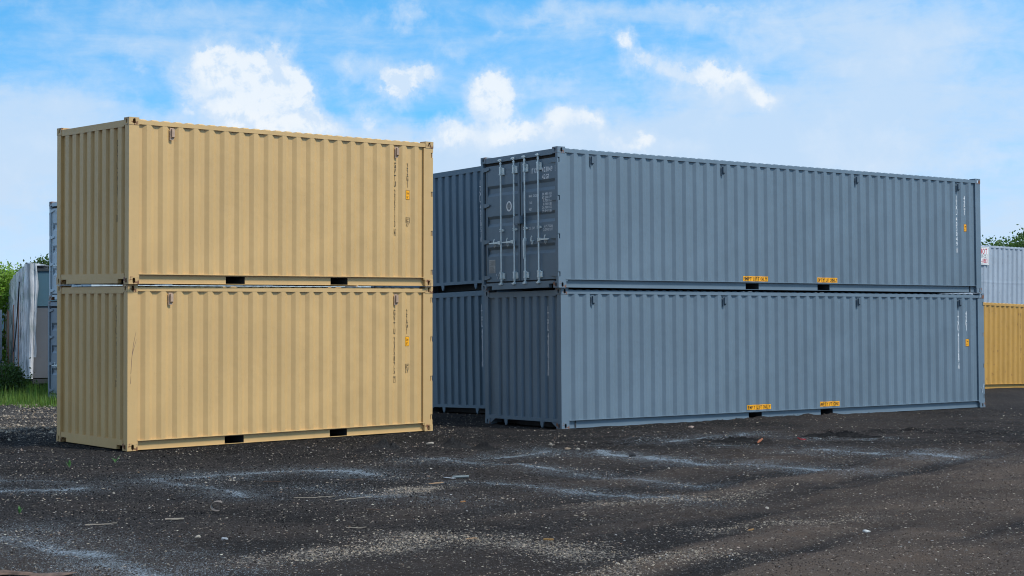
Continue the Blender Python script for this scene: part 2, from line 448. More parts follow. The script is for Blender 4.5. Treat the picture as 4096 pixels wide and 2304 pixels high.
def door_set(T, root, mp, mz, full=True, tare=None):
    """double doors in the end plane x=0 (outward -x); T maps local to container space"""
    for side in (0, 1):   # 0: leaf on the y-low side (right-hand door), 1: left-hand door
        y0, y1 = ((.082, 1.192) if side == 0 else (1.226, 2.322))
        zs = [.165, .625, .695, .765, .835, 1.225, 1.295, 1.375, 1.43, 1.79, 1.86, 1.92, 1.99, 2.405]
        # leaf face: profile in z with three horizontal recesses
        pz = [(.165, 0)]
        for (a, b) in ((.650, .835), (1.225, 1.43), (1.815, 2.02)):
            pz += [(a, 0), (a+.062, .036), (b-.055, .036), (b, 0)]
        pz.append((2.405, 0))
        X = .040; mb = MB(T); ya, yb = y0+.055, y1-.055
        mb.sheet(pz, lambda p, k: (X+.003+p[1], ya if k == 0 else yb, p[0]))
        for yy in (ya, yb):   # recess cheeks
            for i in (1, 5, 9):
                q = pz[i:i+4]; mb.add([(X+.003+p[1], yy, p[0]) for p in q], [(0, 1, 2, 3)])
        mb.box(X, X+.05, y0, ya, .165, 2.405); mb.box(X, X+.05, yb, y1, .165, 2.405)
        mb.box(X, X+.05, ya, yb, .165, .30); mb.box(X, X+.05, ya, yb, 2.30, 2.405)
        leaf = mb.build('door', mp, root)
        g = MB(T); g.box(X+.016, X+.04, y0-.012, y1+.012, .135, .165); g.box(X+.016, X+.04, y0-.012, y1+.012, 2.405, 2.458)
        g.box(X+.012, X+.04, y0-.016, y0, .165, 2.405); g.box(X+.012, X+.04, y1, y1+.034 if side else y1+.016, .165, 2.405)
        g.build('door_seal', M_seal, leaf)
        if not full: continue
        for (ry, hd) in (((.593, 'right'), (1.015, 'down')) if side == 0 else ((1.355, 'left'), (1.778, 'left'))):
            b = MB(T); b.tube([(.0, ry, .12), (.0, ry, 2.49)], .0165, 10)
            for (zc, sg) in ((2.47, 1), (.13, -1)):
                b.box(-.024, .024, ry-.024, ry+.024, zc-.012, zc+.012); b.box(-.036, .012, ry-.040, ry+.046, zc+sg*.018-.010, zc+sg*.018+.010)
                b.tube([(0, ry, zc-.06*sg), (0, ry, zc-.035*sg)], .024, 8)
                b.box(-.03, .02, ry-.018, ry+.03, zc+sg*.03-.008, zc+sg*.03+.008)
            bar = b.build('locking_bar', mz, leaf)
            for (za, zb) in ((2.20, 2.36), (.20, .34)):
                k = MB(T); k.box(-.021, .034, ry-.021, ry+.021, za, zb); k.box(.012, .034, ry-.085, ry-.026, za+.005, zb-.02)
                for q in (.25, .5, .75): k.tube([(.004, ry-.055, za+(zb-za)*q), (.014, ry-.055, za+(zb-za)*q)], .010, 6)
                k.box(-.026, -.0, ry-.026, ry+.026, za+.012, za+.026); k.box(-.026, 0, ry-.026, ry+.026, zb-.026, zb-.012)
                k.build('bar_guide', mz, leaf)
            k = MB(T); k.box(-.022, .034, ry-.02, ry+.024, 1.115, 1.13); k.box(-.022, .034, ry-.02, ry+.024, 1.15, 1.165); k.box(.01, .036, ry-.06, ry-.02, 1.12, 1.16)
            k.build('bar_bracket', mz, leaf)
            hz = .905
            hb = MB(T)
            if hd == 'down':
                hb.box(-.03, .02, ry-.022, ry+.022, .90, .95); hb.prism([(ry-.028, .90), (ry+.012, .92), (ry+.006, .62), (ry-.012, .56), (ry-.03, .62), (ry-.04, .75)], 'x', -.045, -.03)
                cy = ry-.22
            else:
                sg = -1 if hd == 'right' else 1
                hb.box(-.03, .02, ry-.028 if sg < 0 else ry+.0, ry+.0 if sg < 0 else ry+.028, hz-.035, hz+.035)
                hb.box(-.032, .005, min(ry, ry+sg*.075), max(ry, ry+sg*.075), hz-.03, hz+.03)
                hb.prism([(ry+sg*.06, hz-.016), (ry+sg*.06, hz+.018), (ry+sg*.34, hz+.008), (ry+sg*.36, hz), (ry+sg*.34, hz-.012)], 'x', -.04, -.024)
                cy = ry+sg*.21
            hb.build('handle', mz, leaf)
            ct = MB(T)
            ct.tube([(.0, cy+.02*math.cos(a), hz-.045+.032*math.sin(a)) for a in [i*math.pi/5 for i in range(11)]], .006, 5)
            ct.box(-.02, .038, cy-.022, cy+.022, hz-.022, hz+.002)
            ct.prism([(cy-.012, hz), (cy+.012, hz), (cy+.004, hz+.055), (cy-.022, hz+.085), (cy-.034, hz+.07), (cy-.014, hz+.045)], 'x', -.03, -.018)
            ct.build('handle_catch', mz, leaf)
        for hz in (2.35, 1.65, .945, .25):
            h = MB(T)
            if side == 1:
                h.prism([(2.18, hz-.018), (2.18, hz+.018), (2.30, hz+.034), (2.40, hz+.034), (2.40, hz-.045), (2.31, hz-.045)], 'x', .012, .039)
                h.tube([(.022, 2.365, hz-.05), (.022, 2.365, hz+.045)], .017, 8)
            else:
                h.prism([(.26, hz-.018), (.26, hz+.018), (.14, hz+.034), (.02, hz+.034), (.02, hz-.04), (.14, hz-.04)], 'x', .012, .039)
                h.tube([(.022, .06, hz-.044), (.022, .06, hz+.044)], .017, 8)
            h.build('hinge', mp, leaf)
        if side == 1:
            lb = MB(T); lb.box(-.05, .035, 1.10, 1.30, 1.235, 1.385); lb.box(-.055, -.04, 1.115, 1.17, 1.25, 1.37)
            lb.build('lock_box', mp, root)
    if tare:
        flat = lambda s: .043
        TT = lambda d, s, z: T((d, s, z))
        F = lambda a: a
        o = .046
        def row(t, yl, zb, h, wf=.62, yr=None):
            v = lay_row(t, h, wf)
            if yr is not None:
                k = (yl-yr)/v[2]; v = ([(p[0]*k, p[1]) for p in v[0]], v[1], yl-yr)
            return shift(v, yl+o, zb, True)
        art = join2(row(tare['owner'], .815, 2.158, .092, yr=.60), row(tare['serial'], .478, 2.158, .092, yr=.16))
        decal('serial_marking', art[0], art[1], M_white, root, flat, .0035, TT)
        art = join2(row(tare['check'], .074, 2.165, .080, yr=.040), frame_poly(.078, .128, 2.150, 2.257, .005))
        decal('check_digit', art[0], art[1], M_white, root, flat, .0035, TT)
        a2 = row(tare['size'], .472, 2.028, .085, yr=.268)
        decal('size_code_marking', a2[0], a2[1], M_white, root, flat, .0035, TT)
        rows = [row('MAX. GROSS', .888, 1.715, .045, yr=.625), row('TARE', .885, 1.59, .045, yr=.79), row('NET', .885, 1.468, .045, yr=.805)]
        for i, (n, u) in enumerate((('30.480', 'KGS.'), ('67.200', 'LBS.'), ('3.700', 'KGS.'), ('8.160', 'LBS.'), ('26.780', 'KGS.'), ('59.040', 'LBS.'))):
            rows += [row(n, .29+.031*len(n), 1.725-.0625*i, .046, yr=.29), row(u, .255, 1.725-.0625*i, .046, yr=.183)]
        rows += [row('CU. CAP.', .889, 1.113, .045, yr=.70), row('67.7', .415, 1.125, .046, yr=.29), row('CU.M.', .265, 1.125, .046, yr=.165),
                 row('2.390', .445, 1.062, .046, yr=.29), row('CU.FT.', .265, 1.062, .046, yr=.16)]
        a3 = join2(*rows); decal('weight_marking', a3[0], a3[1], M_white, root, flat, .0035, TT)
        # round class emblem: white ring, dark oval with a small figure
        n = 28; cy, cz = 1.566, 1.592
        ring = [(cy+.088*math.cos(2*math.pi*k/n), cz+.098*math.sin(2*math.pi*k/n)) for k in range(n)]
        inn = [(cy+.050*math.cos(2*math.pi*k/n), cz+.066*math.sin(2*math.pi*k/n)) for k in range(n)]
        em = decal('round_emblem', ring+inn, [(k, (k+1) % n, n+(k+1) % n, n+k) for k in range(n)], M_white, root, flat, .0035, TT)
        f1 = [rrect(cy-.008, cy+.008, cz-.045, cz+.045, .004), rrect(cy-.03, cy+.03, cz+.004, cz+.014, .003), rrect(cy-.026, cy+.026, cz-.03, cz-.02, .003),
              rrect(cy+.014, cy+.022, cz-.04, cz+.03, .003), rrect(cy-.024, cy-.016, cz-.02, cz+.045, .003)]
        a = join2(*f1); decal('emblem_figure', a[0], a[1], M_plate, em, flat, .0045, TT)
        f2 = join2(*[([(cy+.058*math.cos(t)+q[0], cz+.070*1.05*math.sin(t)+q[1]) for q in ((-.004, -.004), (.004, -.004), (.004, .004), (-.004, .004))], [(0, 1, 2, 3)]) for t in [i*2*math.pi/22 for i in range(22)]])
        decal('emblem_lettering', f2[0], f2[1], M_emb, em, flat, .0055, TT)
        pl = MB(T); pl.box(.0375, .0425, 2.025, 2.225, .335, .470); pl.box(.0375, .0425, 2.025, 2.225, .474, .590)
        po = pl.build('approval_plate', M_plate, root)
        ln = []
        for i in range(5): ln.append(rrect(2.04, 2.21-.03*(i % 2), .488+.019*i, .494+.019*i, .001))
        for i in range(6): ln.append(rrect(2.04+.02*(i % 3), 2.21, .348+.019*i, .353+.019*i, .001))
        a = join2(*ln); decal('plate_lettering', a[0], a[1], M_steel, po, lambda s: .0375, .002, TT)
        ch = MB(T); ch.tube([(.036, 1.985, .31), (.036, 1.955, .225), (.036, 1.86, .375)], .006, 5); ch.build('chalk_mark', M_chalk, root)


def container(name_label, mat_pose, L, colors, front='full', door_at='far', pockets=(), vents=(), side_text=None, end_text=None,
              stickers=(), lifts=(), prof=(.314, .2803), group=None, doors=True, full_door=True, tare=None, mvent=None, ink=None, endp='tan', label=None, extra=None):
    mp, mc = colors
    root = empty('shipping_container', mat=mat_pose)
    tag(root, label, 'shipping container', group or 'shipping containers stacked in the yard')
    I = lambda p: p
    far = lambda p: (L-p[0], W-p[1], p[2])
    Tn, Tf = (I, far)
    Tdoor = Tn if door_at == 'near' else Tf
    Tfront = Tf if door_at == 'near' else Tn
    # castings
    for cx in (0, 1):
        for cy in (0, 1):
            for cz in (0, 1):
                def Tc(p, cx=cx, cy=cy, cz=cz):
                    return (L-p[0] if cx else p[0], W-p[1] if cy else p[1], H-p[2] if cz else p[2])
                casting(Tc, mc, root)
    # posts: door end notched for the hinges, front end a folded section
    for cy in (0, 1):
        flip = (lambda p: (p[0], W-p[1], p[2])) if cy else I
        for kind, TT in (('door', Tdoor), ('front', Tfront)):
            T = lambda p, TT=TT, flip=flip: TT(flip(p))
            mb = MB(T)
            if kind == 'door':
                z = .118
                for hz in (.25, .945, 1.65, 2.35):
                    mb.box(.004, .215, .006, .072, z, hz-.045); mb.box(.050, .215, .006, .072, hz-.045, hz+.045)
                    mb.box(.006, .026, .016, .072, hz-.045, hz+.045)
                    z = hz+.045
                mb.box(.004, .215, .006, .072, z, H-.118)
            else:
                mb.prism([(.004, .005), (.178, .005), (.180, .048), (.13, .048), (.055, .135 if endp == 'tan' else .12), (.004, .135 if endp == 'tan' else .12)], 'z', .118, H-.118)
            mb.build('corner_post', mp, root)
    # rails
    for cy in (0, 1):
        T = (lambda p: (p[0], W-p[1], p[2])) if cy else I
        mb = MB(T); mb.box(.178, L-.178, .004, .062, 2.487, 2.552); mb.build('top_side_rail', mp, root)
        mb = MB(T)
        mb.box(.178, L-.178, .001, .066, .150, .160); mb.box(.178, L-.178, .040, .066, .006, .014)
        cuts = sorted(pockets); xs = [.178]+[q for c in cuts for q in c]+[L-.178]
        for i in range(0, len(xs), 2): mb.box(xs[i], xs[i+1], .058, .064, .014, .150)
        for (a, b) in cuts: mb.box(a, b, .058, .064, .134, .150)
        mb.box(.178, .186, .006, .064, .014, .150); mb.box(L-.186, L-.178, .006, .064, .014, .150)
        mb.build('bottom_side_rail', mp, root)
    for (a, b) in pockets:
        mb = MB(); mb.box(a-.004, a, .065, W-.065, .015, .134); mb.box(b, b+.004, .065, W-.065, .015, .134); mb.box(a, b, .065, W-.065, .130, .134)
        mb.build('fork_pocket', M_steel, root)
    # side panels
    xa, xb = .179, L-.213
    if door_at == 'near': xa, xb = .214, L-.179
    ps = prof_side(prof[0], prof[1], xa, xb)
    for cy in (0, 1):
        T = (lambda p: (p[0], W-p[1], p[2])) if cy else I
        MB(T).sheet(ps, lambda p, k: (p[0], p[1], .155 if k == 0 else 2.49)).build('side_panel', mp, root)
    # roof
    x = .19; pr = [(.179, 2.545)]
    while x+.209 < L-.18:
        pr += [(x, 2.545), (x+.028, 2.572), (x+.112, 2.572), (x+.140, 2.545)]; x += .209
    pr.append((L-.179, 2.545))
    mb = MB(); mb.sheet(pr, lambda p, k: (p[0], .05 if k == 0 else W-.05, p[1]))
    for yy, y2 in ((.05, .02), (W-.05, W-.02)): mb.sheet(pr, lambda p, k: (p[0], yy if k == 0 else y2, p[1] if k == 0 else 2.5525))
    mb.box(.02, .178, .162, W-.162, 2.545, 2.556); mb.box(L-.178, L-.02, .162, W-.162, 2.545, 2.556)
    mb.build('roof_panel', mp, root)
    mb = MB(); mb.box(.06, L-.06, .05, W-.05, .155, .185); mb.build('floor', M_floor, root)
    mb = MB(); x = .4
    while x < L-.3:
        if not any(a-.1 < x < b+.1 for a, b in pockets): mb.box(x, x+.045, .067, W-.067, .03, .154)
        x += .3
    mb.build('cross_members', M_steel, root)
    # front end
    T = Tfront
    if endp == 'tan': pe = prof_end(.252, .118, .2539, 8, .135, W-.135)
    else: pe = prof_end(.262, .118, .2455, 8, .12, W-.12)
    if endp == 'tan': pe = [p for p in pe if p[0] <= W-.135]
    pe[0] = (.12, pe[0][1])
    pe = sorted(pe, key=lambda p: p[0])
    MB(T).sheet(pe, lambda p, k: (p[1], p[0], .16 if k == 0 else 2.46)).build('end_panel', mp, root)
    MB(T).box(.004, .075, .162, W-.162, 2.452, 2.555).build('top_end_rail', mp, root)
    mb = MB(T)
    if front == 'full':
        mb.prism([(.162, .08), (.357, .08), (.357, .012), (2.093, .012), (2.093, .08), (2.276, .08), (2.276, .165), (.162, .165)], 'x', .005, .07)
        mb.build('bottom_end_rail', mp, root)
        for ya_, yb_ in ((.15, .37), (2.07, W-.15)): MB(T).box(.25, .26, ya_, yb_, .0, .154).build('notch_shade_sheet', M_steel, root)  # dark sheet added behind each rail notch to stand in for its shade
    else:
        mb.box(.004, .075, .12, W-.12, .120, .182)
        mb.prism([(.162, .119), (.33, .119), (.162, .02)], 'x', .012, .024); mb.prism([(W-.162, .119), (W-.33, .119), (W-.162, .02)], 'x', .012, .024)
        mb.build('bottom_end_rail', mp, root)
        for yc in (.61, 1.755):
            k = MB(T); k.prism([(yc-.052, .119), (yc+.052, .119), (yc+.040, .055), (yc+.012, .008), (yc-.012, .008), (yc-.034, .055)], 'x', .006, .030)
            k.build('guide_pin', mp, root)
        k = MB(T); k.box(.35, .37, .04, W-.04, .0, .154); k.build('gooseneck_bulkhead', M_steel, root)
    # door end
    T = Tdoor
    MB(T).box(.004, .085, .162, W-.162, 2.459, 2.560).build('top_end_rail', mp, root)
    mb = MB(T); mb.prism([(.162, .08), (.300, .08), (.300, .010), (2.10, .010), (2.10, .08), (2.276, .08), (2.276, .134), (.162, .134)], 'x', .005, .085)
    mb.build('bottom_end_rail', mp, root)
    door_set(T, root, mp, M_zinc, full_door, tare)
    # vents
    for (x, z) in vents:
        mb = MB(); mb.box(x-.035, x+.035, .000, .006, z-.095, z+.095)
        mb.prism([(-.030, z-.045), (-.030, z+.08), (.004, z+.08), (.004, z-.072)], 'x', x-.012, x+.035)
        mb.build('vent', mvent, root)
    # lettering on the long side
    sf = interp(ps); bk = [p[0] for p in ps]
    TS = lambda d, s, z: (s, d, z)
    if side_text:
        t = side_text
        V, F = lay_column(t["serial"], .099, .60, .111, .036)
        a = shift((V, F), t['x'], 2.180); decal('serial_marking', a[0], a[1], ink, root, sf, .003, TS, bk)
        a = join2(shift(lay_column(t['check'], .082, .6, .11), t['x'], .993), frame_poly(t['x']-.031, t['x']+.031, .894, 1.006, .004))
        decal('check_digit', a[0], a[1], ink, root, sf, .003, TS, bk)
        a = shift(lay_column(t["size"], .099, .60, .111), t['x2'], 2.182)
        decal('size_code_marking', a[0], a[1], ink, root, sf, .003, TS, bk)
        x, z0, z1 = t['sx'], t['sz'], t['sz']+.168
        a = rrect(x-.058, x+.058, z0, z1, .012); b = decal('height_label', a[0], a[1], M_black, root, sf, .003, TS, bk)
        a = rrect(x-.052, x+.052, z0+.006, z1-.006, .009); decal('label_face', a[0], a[1], M_amber, b, sf, .0045, TS, bk)
        r1 = lay_row('2.6m', .046, .46); r2 = lay_row("8'6\"", .042, .46)
        a = a; [decal('height_lettering', q[0], q[1], M_black, b, sf, .006, TS, bk) for q in (shift(r1, x-r1[2]/2, z0+.095), shift(r2, x-r2[2]/2, z0+.024))]
        if t.get('ic'):
            r1 = lay_row('i', .062, .9); r2 = lay_row('C', .058, .85); r3 = lay_row('8', .055, .7); r4 = lay_row('7', .055, .7)
            a = join2(frame_poly(x-.058, x+.058, 1.12, 1.216, .006), ([(x-.024, 1.12), (x-.019, 1.12), (x-.019, 1.216), (x-.024, 1.216)], [(0, 1, 2, 3)]),
                      shift(r1, x-.045, 1.136), shift(r2, x-.010, 1.139), shift(r3, x-.045, 1.055), shift(r4, x+.008, 1.055))
            decal('rail_code_marking', a[0], a[1], ink, root, sf, .003, TS, bk)
    for (a0, a1, z0, z1) in lifts:
        a = rrect(a0, a1, z0, z1, .004); b = decal('lift_label', a[0], a[1], M_amber, root, sf, .003, TS, bk)
        v = lay_row('EMPTY LIFT ONLY', .066, .8); k = (a1-a0-.03)/v[2]
        v = ([(p[0]*k, p[1]) for p in v[0]], v[1]); a = shift(v, a0+.015, z0+.016); decal('lift_lettering', a[0], a[1], M_black, b, sf, .005, TS, bk)
    if end_text:
        ef = interp(pe); bk2 = [p[0] for p in pe]
        TE = lambda d, s, z: Tfront((d, s, z))
        V, F = lay_column(end_text['serial'], .105, .58, .1185, .03)
        for nm, a in (('serial_marking', shift((V, F), 0, 2.268)), ('check_digit', join2(shift(lay_column(end_text['check'], .082, .6, .11), 0, 1.070), frame_poly(-.031, .031, .978, 1.083, .004)))):
            a = ([(end_text['y']-p[0], p[1]) for p in a[0]], a[1])
            decal(nm, a[0], a[1], ink, root, ef, .003, TE, bk2)
    return root


def P6(q): return pose(q[0], q[1], q[2]+EYE, q[3], q[4], q[5])
P_TL = (-5.9763, 25.2335, -2.1171, .72222, .0086, -.0034)
P_TU = (-5.9307, 25.1138, .4780, .73002, .0110, -.0037)
P_GL = (.9043, 29.7812, -2.1164, .6300, -.01017, .00268)
P_GU = (.8516, 29.6601, .4805, .63426, -.01185, .0023)
P_BL = (-.346, 33.278, -2.059, R(39.38), R(-1.44), 0)
P_BU = (-.377, 33.434, .536, R(39.24), R(-1.5), 0)
def offset(P, dx, dy, dz=0): c, s = math.cos(P[3]), math.sin(P[3]); return (P[0]+c*dx-s*dy, P[1]+s*dx+c*dy, P[2]+dz) + tuple(P[3:])
P_YE = (11.635, 45.718, -2.192, R(43.16), 0, R(1.31))
P_G2 = (14.882, 61.353, .184, R(32.32), 0, R(1.37))
_g1 = Matrix.Translation((0, 0, 0))
P_G1 = (14.882, 61.353, .184-2.60, R(32.32), 0, R(1.0))
P_WU = (-10.62, 41.0, .40, R(41), 0, 0)
P_WL = (-10.66, 41.05, -2.22, R(41), 0, 0)

pk20 = ((1.779, 2.141), (3.852, 4.212)); pk40 = ((4.801, 5.168), (6.875, 7.241))
tt = dict(x=5.213, x2=5.490, size='22G1', sx=5.492, sz=1.533, ic=True)
container('', P6(P_TU), 6.058, (M_tan, M_tanc), pockets=pk20, vents=((.75, 2.37), (5.223, 2.355)), mvent=M_vent_tan, ink=M_black,
          side_text=dict(tt, serial='GVTU 235113', check='6'), end_text=dict(serial='GVTU 235113', check='6', y=.452), full_door=True,
          label='tan corrugated steel container marked 235113, upper one of the tan stack at left')
container('', P6(P_TL), 6.058, (M_tan, M_tanc), pockets=pk20, vents=((.75, 2.37), (5.223, 2.355)), mvent=M_vent_tan, ink=M_black,
          side_text=dict(tt, serial='GVTU 235075', check='7'), end_text=dict(serial='GVTU 235075', check='7', y=.452), full_door=True,
          label='tan corrugated steel container marked 235075, standing on the ground under the other tan one')
TL_ROOT = [o for o in bpy.data.objects if o.get('label', '').startswith('tan corrugated steel container marked 235075')][0]
for pts in (((.062, 1.20), (.075, 1.42), (.105, 1.66), (.150, 1.86)), ((.085, 1.50), (.120, 1.62), (.158, 1.74)), ((.058, 1.05), (.062, 1.18))):
    k = MB(); k.tube([(px, .0035, pz) for px, pz in pts], [.0035]+[.0026]*(len(pts)-2)+[.001], 5); k.build('scrape_mark', plain('scraped_primer', (.16, .10, .09), .8), TL_ROOT)
gu = container('', P6(P_GU), 12.192, (M_gry, M_gryc), front='goose', door_at='near', endp='gry', pockets=pk40, prof=(.386, .2780),
               vents=((.80, 2.365), (4.155, 2.36), (8.05, 2.355), (11.395, 2.36)), mvent=M_vent_gry, ink=M_white,
               side_text=dict(x=11.385, x2=11.662, size='42G1', sx=11.668, sz=1.378, serial='ITXU 403049', check='0'),
               lifts=((4.716, 5.382, .176, .276), (6.815, 7.435, .176, .276)),
               tare=dict(owner='ITXU', serial='403049', check='0', size='42G1'),
               label='long blue-grey container with locked double doors facing left, upper one at right')
gl = container('', P6(P_GL), 12.192, (M_gry, M_gryc), front='goose', door_at='far', endp='gry', pockets=pk40, prof=(.330, .2777),
               vents=((.75, 2.37), (4.105, 2.365), (8.0, 2.37), (11.335, 2.365)), mvent=M_vent_gry, ink=M_white,
               side_text=dict(x=11.325, x2=11.602, size='42G1', sx=11.622, sz=1.388, serial='ITXU 403069', check='6'),
               end_text=dict(serial='ITXU 403069', check='6', y=.456), lifts=((4.728, 5.373, .191, .291), (6.823, 7.427, .190, .290)),
               label='long blue-grey container marked 403069 on its ribbed end, carrying the doored one')
mk = MB(); mk.tube([(12.192-.135, .0035, .45), (12.192-.10, .0035, .33), (12.192-.035, .0035, .53)], .007, 5)
mk.build('chalk_mark', M_chalk, gl)
container('', P6(P_BU), 12.192, (M_blu, M_bluc), front='goose', door_at='far', endp='gry', pockets=pk40, prof=(.386, .2780), mvent=M_vent_gry, ink=M_white,
          end_text=dict(serial='ITXU 403051', check='0', y=.452), full_door=False,
          label='dark blue-grey container marked 403051, upper one glimpsed between the tan and doored stacks')
container('', P6(P_BL), 12.192, (M_blu, M_bluc), front='goose', door_at='far', endp='gry', pockets=pk40, prof=(.386, .2780), mvent=M_vent_gry, ink=M_white,
          end_text=dict(serial='ITXU 403073', check='6', y=.452), full_door=False,
          label='dark blue-grey container marked 403073 on the ground between the tan and grey stacks')
container('', P6(offset(P_BU, .4, 2.62, -.05)), 12.192, (M_blu, M_bluc), front='goose', door_at='far', endp='gry', pockets=pk40, prof=(.386, .2780), full_door=False,
          label='dark blue-grey container behind the tan stack, seen only through the slot between the tan ones')
container('', P6(offset(P_BL, .4, 2.62, -.05)), 12.192, (M_blu, M_bluc), front='goose', door_at='far', endp='gry', pockets=pk40, prof=(.386, .2780), full_door=False,
          label='dark blue-grey container on the ground, hidden behind the tan stack')
container('', P6(P_WU), 12.192, (M_wht, M_whtc), front='full', door_at='near', endp='tan', pockets=pk20,
          label='weathered pale container with rusty corners, sliver above the others behind tan stack')
container('', P6(P_WL), 12.192, (M_wgr, M_wgrc), front='full', door_at='near', endp='tan', pockets=pk20,
          label='weathered dark grey container in the grass under the pale rusty one')
ye = container('', P6(P_YE), 6.058, (M_yel, M_yelc), front='full', door_at='far', endp='tan', full_door=False,
               label='mustard yellow rust-spotted container at the far right edge')
g2 = container('', P6(P_G2), 12.192, (M_lgr, M_lgrc), front='full', door_at='far', endp='tan', full_door=False, prof=(.386, .278),
               label='pale grey dented container carrying a white sign, seen above the yellow one')
container('', P6(P_G1), 12.192, (M_lgr, M_lgrc), front='full', door_at='far', endp='tan', full_door=False, prof=(.386, .278),
          label='pale grey container hidden behind the yellow one, under the one with the sign')
# yellow container serial, far corner
ysf = prof_side(.314, .2803, .179, 6.058-.213); yi = interp(ysf)
a = shift(lay_column('MSCU 782587 3', .105, .62, .125, .05), 6.058-.85, 2.30)
decal('serial_marking', a[0], a[1], M_black, ye, yi, .003, lambda d, s, z: (s, d, z), [p[0] for p in ysf])
# dent band on the pale grey container
gsf = prof_side(.386, .278, .179, 12.192-.213)
dm = MB()
for z0, z1, o0, o1 in ((1.08, 1.13, .001, .005), (1.13, 1.20, .005, .001)):
    dm.sheet(gsf, lambda p, k: (p[0], p[1]-(o1 if k else o0), (z1 if k else z0)+.012*math.sin(p[0]*2.1)))
dm.build('dent_crease', M_lgr, g2)
# sign board hung on the pale container
sp = P6(P_G2)
sg = empty('sign_board', mat=sp @ Matrix.Translation((3.30, -.02, 0)))
tag(sg, 'white board with red and black lettering on the pale grey container', 'sign')
MB().box(0, 1.20, -.012, .008, 1.80, 2.50).build('board', M_signw, sg)
MB().add(*[[(p[0], -.014, p[1]) for p in frame_poly(.03, 1.17, 1.83, 2.47, .008)[0]], frame_poly(0, 1, 0, 1, .1)[1]]).build('border', M_black, sg)
TSg = lambda d, s, z: (s, d, z)
def sgt(t, h, x1, z, wf, mat):
    v = lay_row(t, h, wf); a = shift(v, x1-v[2], z); decal('lettering', a[0], a[1], mat, sg, lambda s: -.012, .004, TSg)
sgt('MOT', .20, 1.08, 2.23, .62, M_red); sgt('ER CO.', .085, 1.06, 2.085, .78, M_black); sgt('6-8883', .165, 1.10, 1.87, .50, M_red)
MB().add([(p[0], -.014, p[1]) for p in frame_poly(.1, 1.12, 2.055, 2.20, .008)[0]], frame_poly(0, 1, 0, 1, .1)[1]).build('lettering_frame', M_black, sg)

# ------------------------------------------------------------------ ground
def hashn(ix, iy, seed):
    h = (ix.astype(np.int64)*374761393 + iy.astype(np.int64)*668265263 + seed*1442695041) & 0x7fffffff
    h = ((h ^ (h >> 13))*1274126177) & 0x7fffffff
    return ((h ^ (h >> 16)) & 0xffff)/65535.0
def vnoise(x, y, seed=0):
    ix = np.floor(x); iy = np.floor(y); fx = x-ix; fy = y-iy; fx = fx*fx*(3-2*fx); fy = fy*fy*(3-2*fy)
    a = hashn(ix, iy, seed); b = hashn(ix+1, iy, seed); c = hashn(ix, iy+1, seed); d = hashn(ix+1, iy+1, seed)
    return (a*(1-fx)+b*fx)*(1-fy)+(c*(1-fx)+d*fx)*fy
def fbm(x, y, s, seed=0, o=4, g=.5):
    t = 0; a = 1; n = 0
    for i in range(o): t = t+a*vnoise(x*s*2**i, y*s*2**i, seed+i); n += a; a *= g
    return t/n
def seg_dist(x, y, pts):
    best = np.full(x.shape, 1e9)
    for (x0, y0), (x1, y1) in zip(pts[:-1], pts[1:]):
        dx, dy = x1-x0, y1-y0; t = np.clip(((x-x0)*dx+(y-y0)*dy)/(dx*dx+dy*dy+1e-9), 0, 1)
        best = np.minimum(best, np.hypot(x-x0-t*dx, y-y0-t*dy))
    return best
def local_xy(P, x, y):
    c, s = math.cos(P[3]), math.sin(P[3]); dx, dy = x-P[0], y-P[1]; return c*dx+s*dy, -s*dx+c*dy
def rect_out(P, L, x, y):
    lx, ly = local_xy(P, x, y); ox = np.maximum(np.maximum(-lx, lx-L), 0); oy = np.maximum(np.maximum(-ly, ly-W), 0)
    return np.hypot(ox, oy), lx, ly
STREAK = {
 's1': ([(-4.9, 15.57), (-4.22, 14.89), (-3.62, 14.27), (-3.21, 13.71), (-2.8, 13.2)], .30, .95),
 's2': ([(-6.4, 19.55), (-5.69, 19.73), (-5.3, 19.9)], .16, .95), 's3': ([(-7.2, 21.2), (-6.63, 21.04), (-5.91, 20.67)], .16, .6),
 's4': ([(-4.61, 20.99), (-4.2, 21.23), (-3.85, 21.59), (-3.56, 21.74), (-3.08, 22.17), (-2.53, 22.1), (-1.76, 21.27)], .24, 1.0),
 's5': ([(-4.61, 20.99), (-4.02, 20.34), (-3.52, 19.77), (-3.17, 19.11)], .16, .8),
 's6': ([(-1.14, 23.43), (-.51, 23.61), (.01, 24.18), (.5, 25.08)], .18, 1.0),
 's7': ([(-1.14, 23.43), (-.33, 22.8), (.59, 21.8), (1.38, 20.83), (2.27, 20.18)], .14, .95),
 's8': ([(-.59, 20.16), (.29, 19.63), (.98, 19.1), (1.64, 18.59), (2.09, 18.19)], .12, .95),
 's9': ([(1.32, 24.49), (1.93, 23.86), (2.61, 23.14), (3.39, 22.69), (4.59, 22.08)], .22, 1.0),
 's10': ([(2.56, 26.8), (3.44, 27.54), (3.97, 27.97)], .22, 1.0), 's11': ([(4.76, 24.95), (5.47, 24.57), (6.42, 23.86)], .24, 1.0),
 's12': ([(3.31, 25.97), (3.67, 25.88)], .10, .9), 's13': ([(5.18, 27.48), (6.04, 27.11)], .15, .8),
 's14': ([(-2.88, 19.98), (-2.08, 19.38), (-1.33, 18.86), (-.63, 18.37)], .16, .5)}
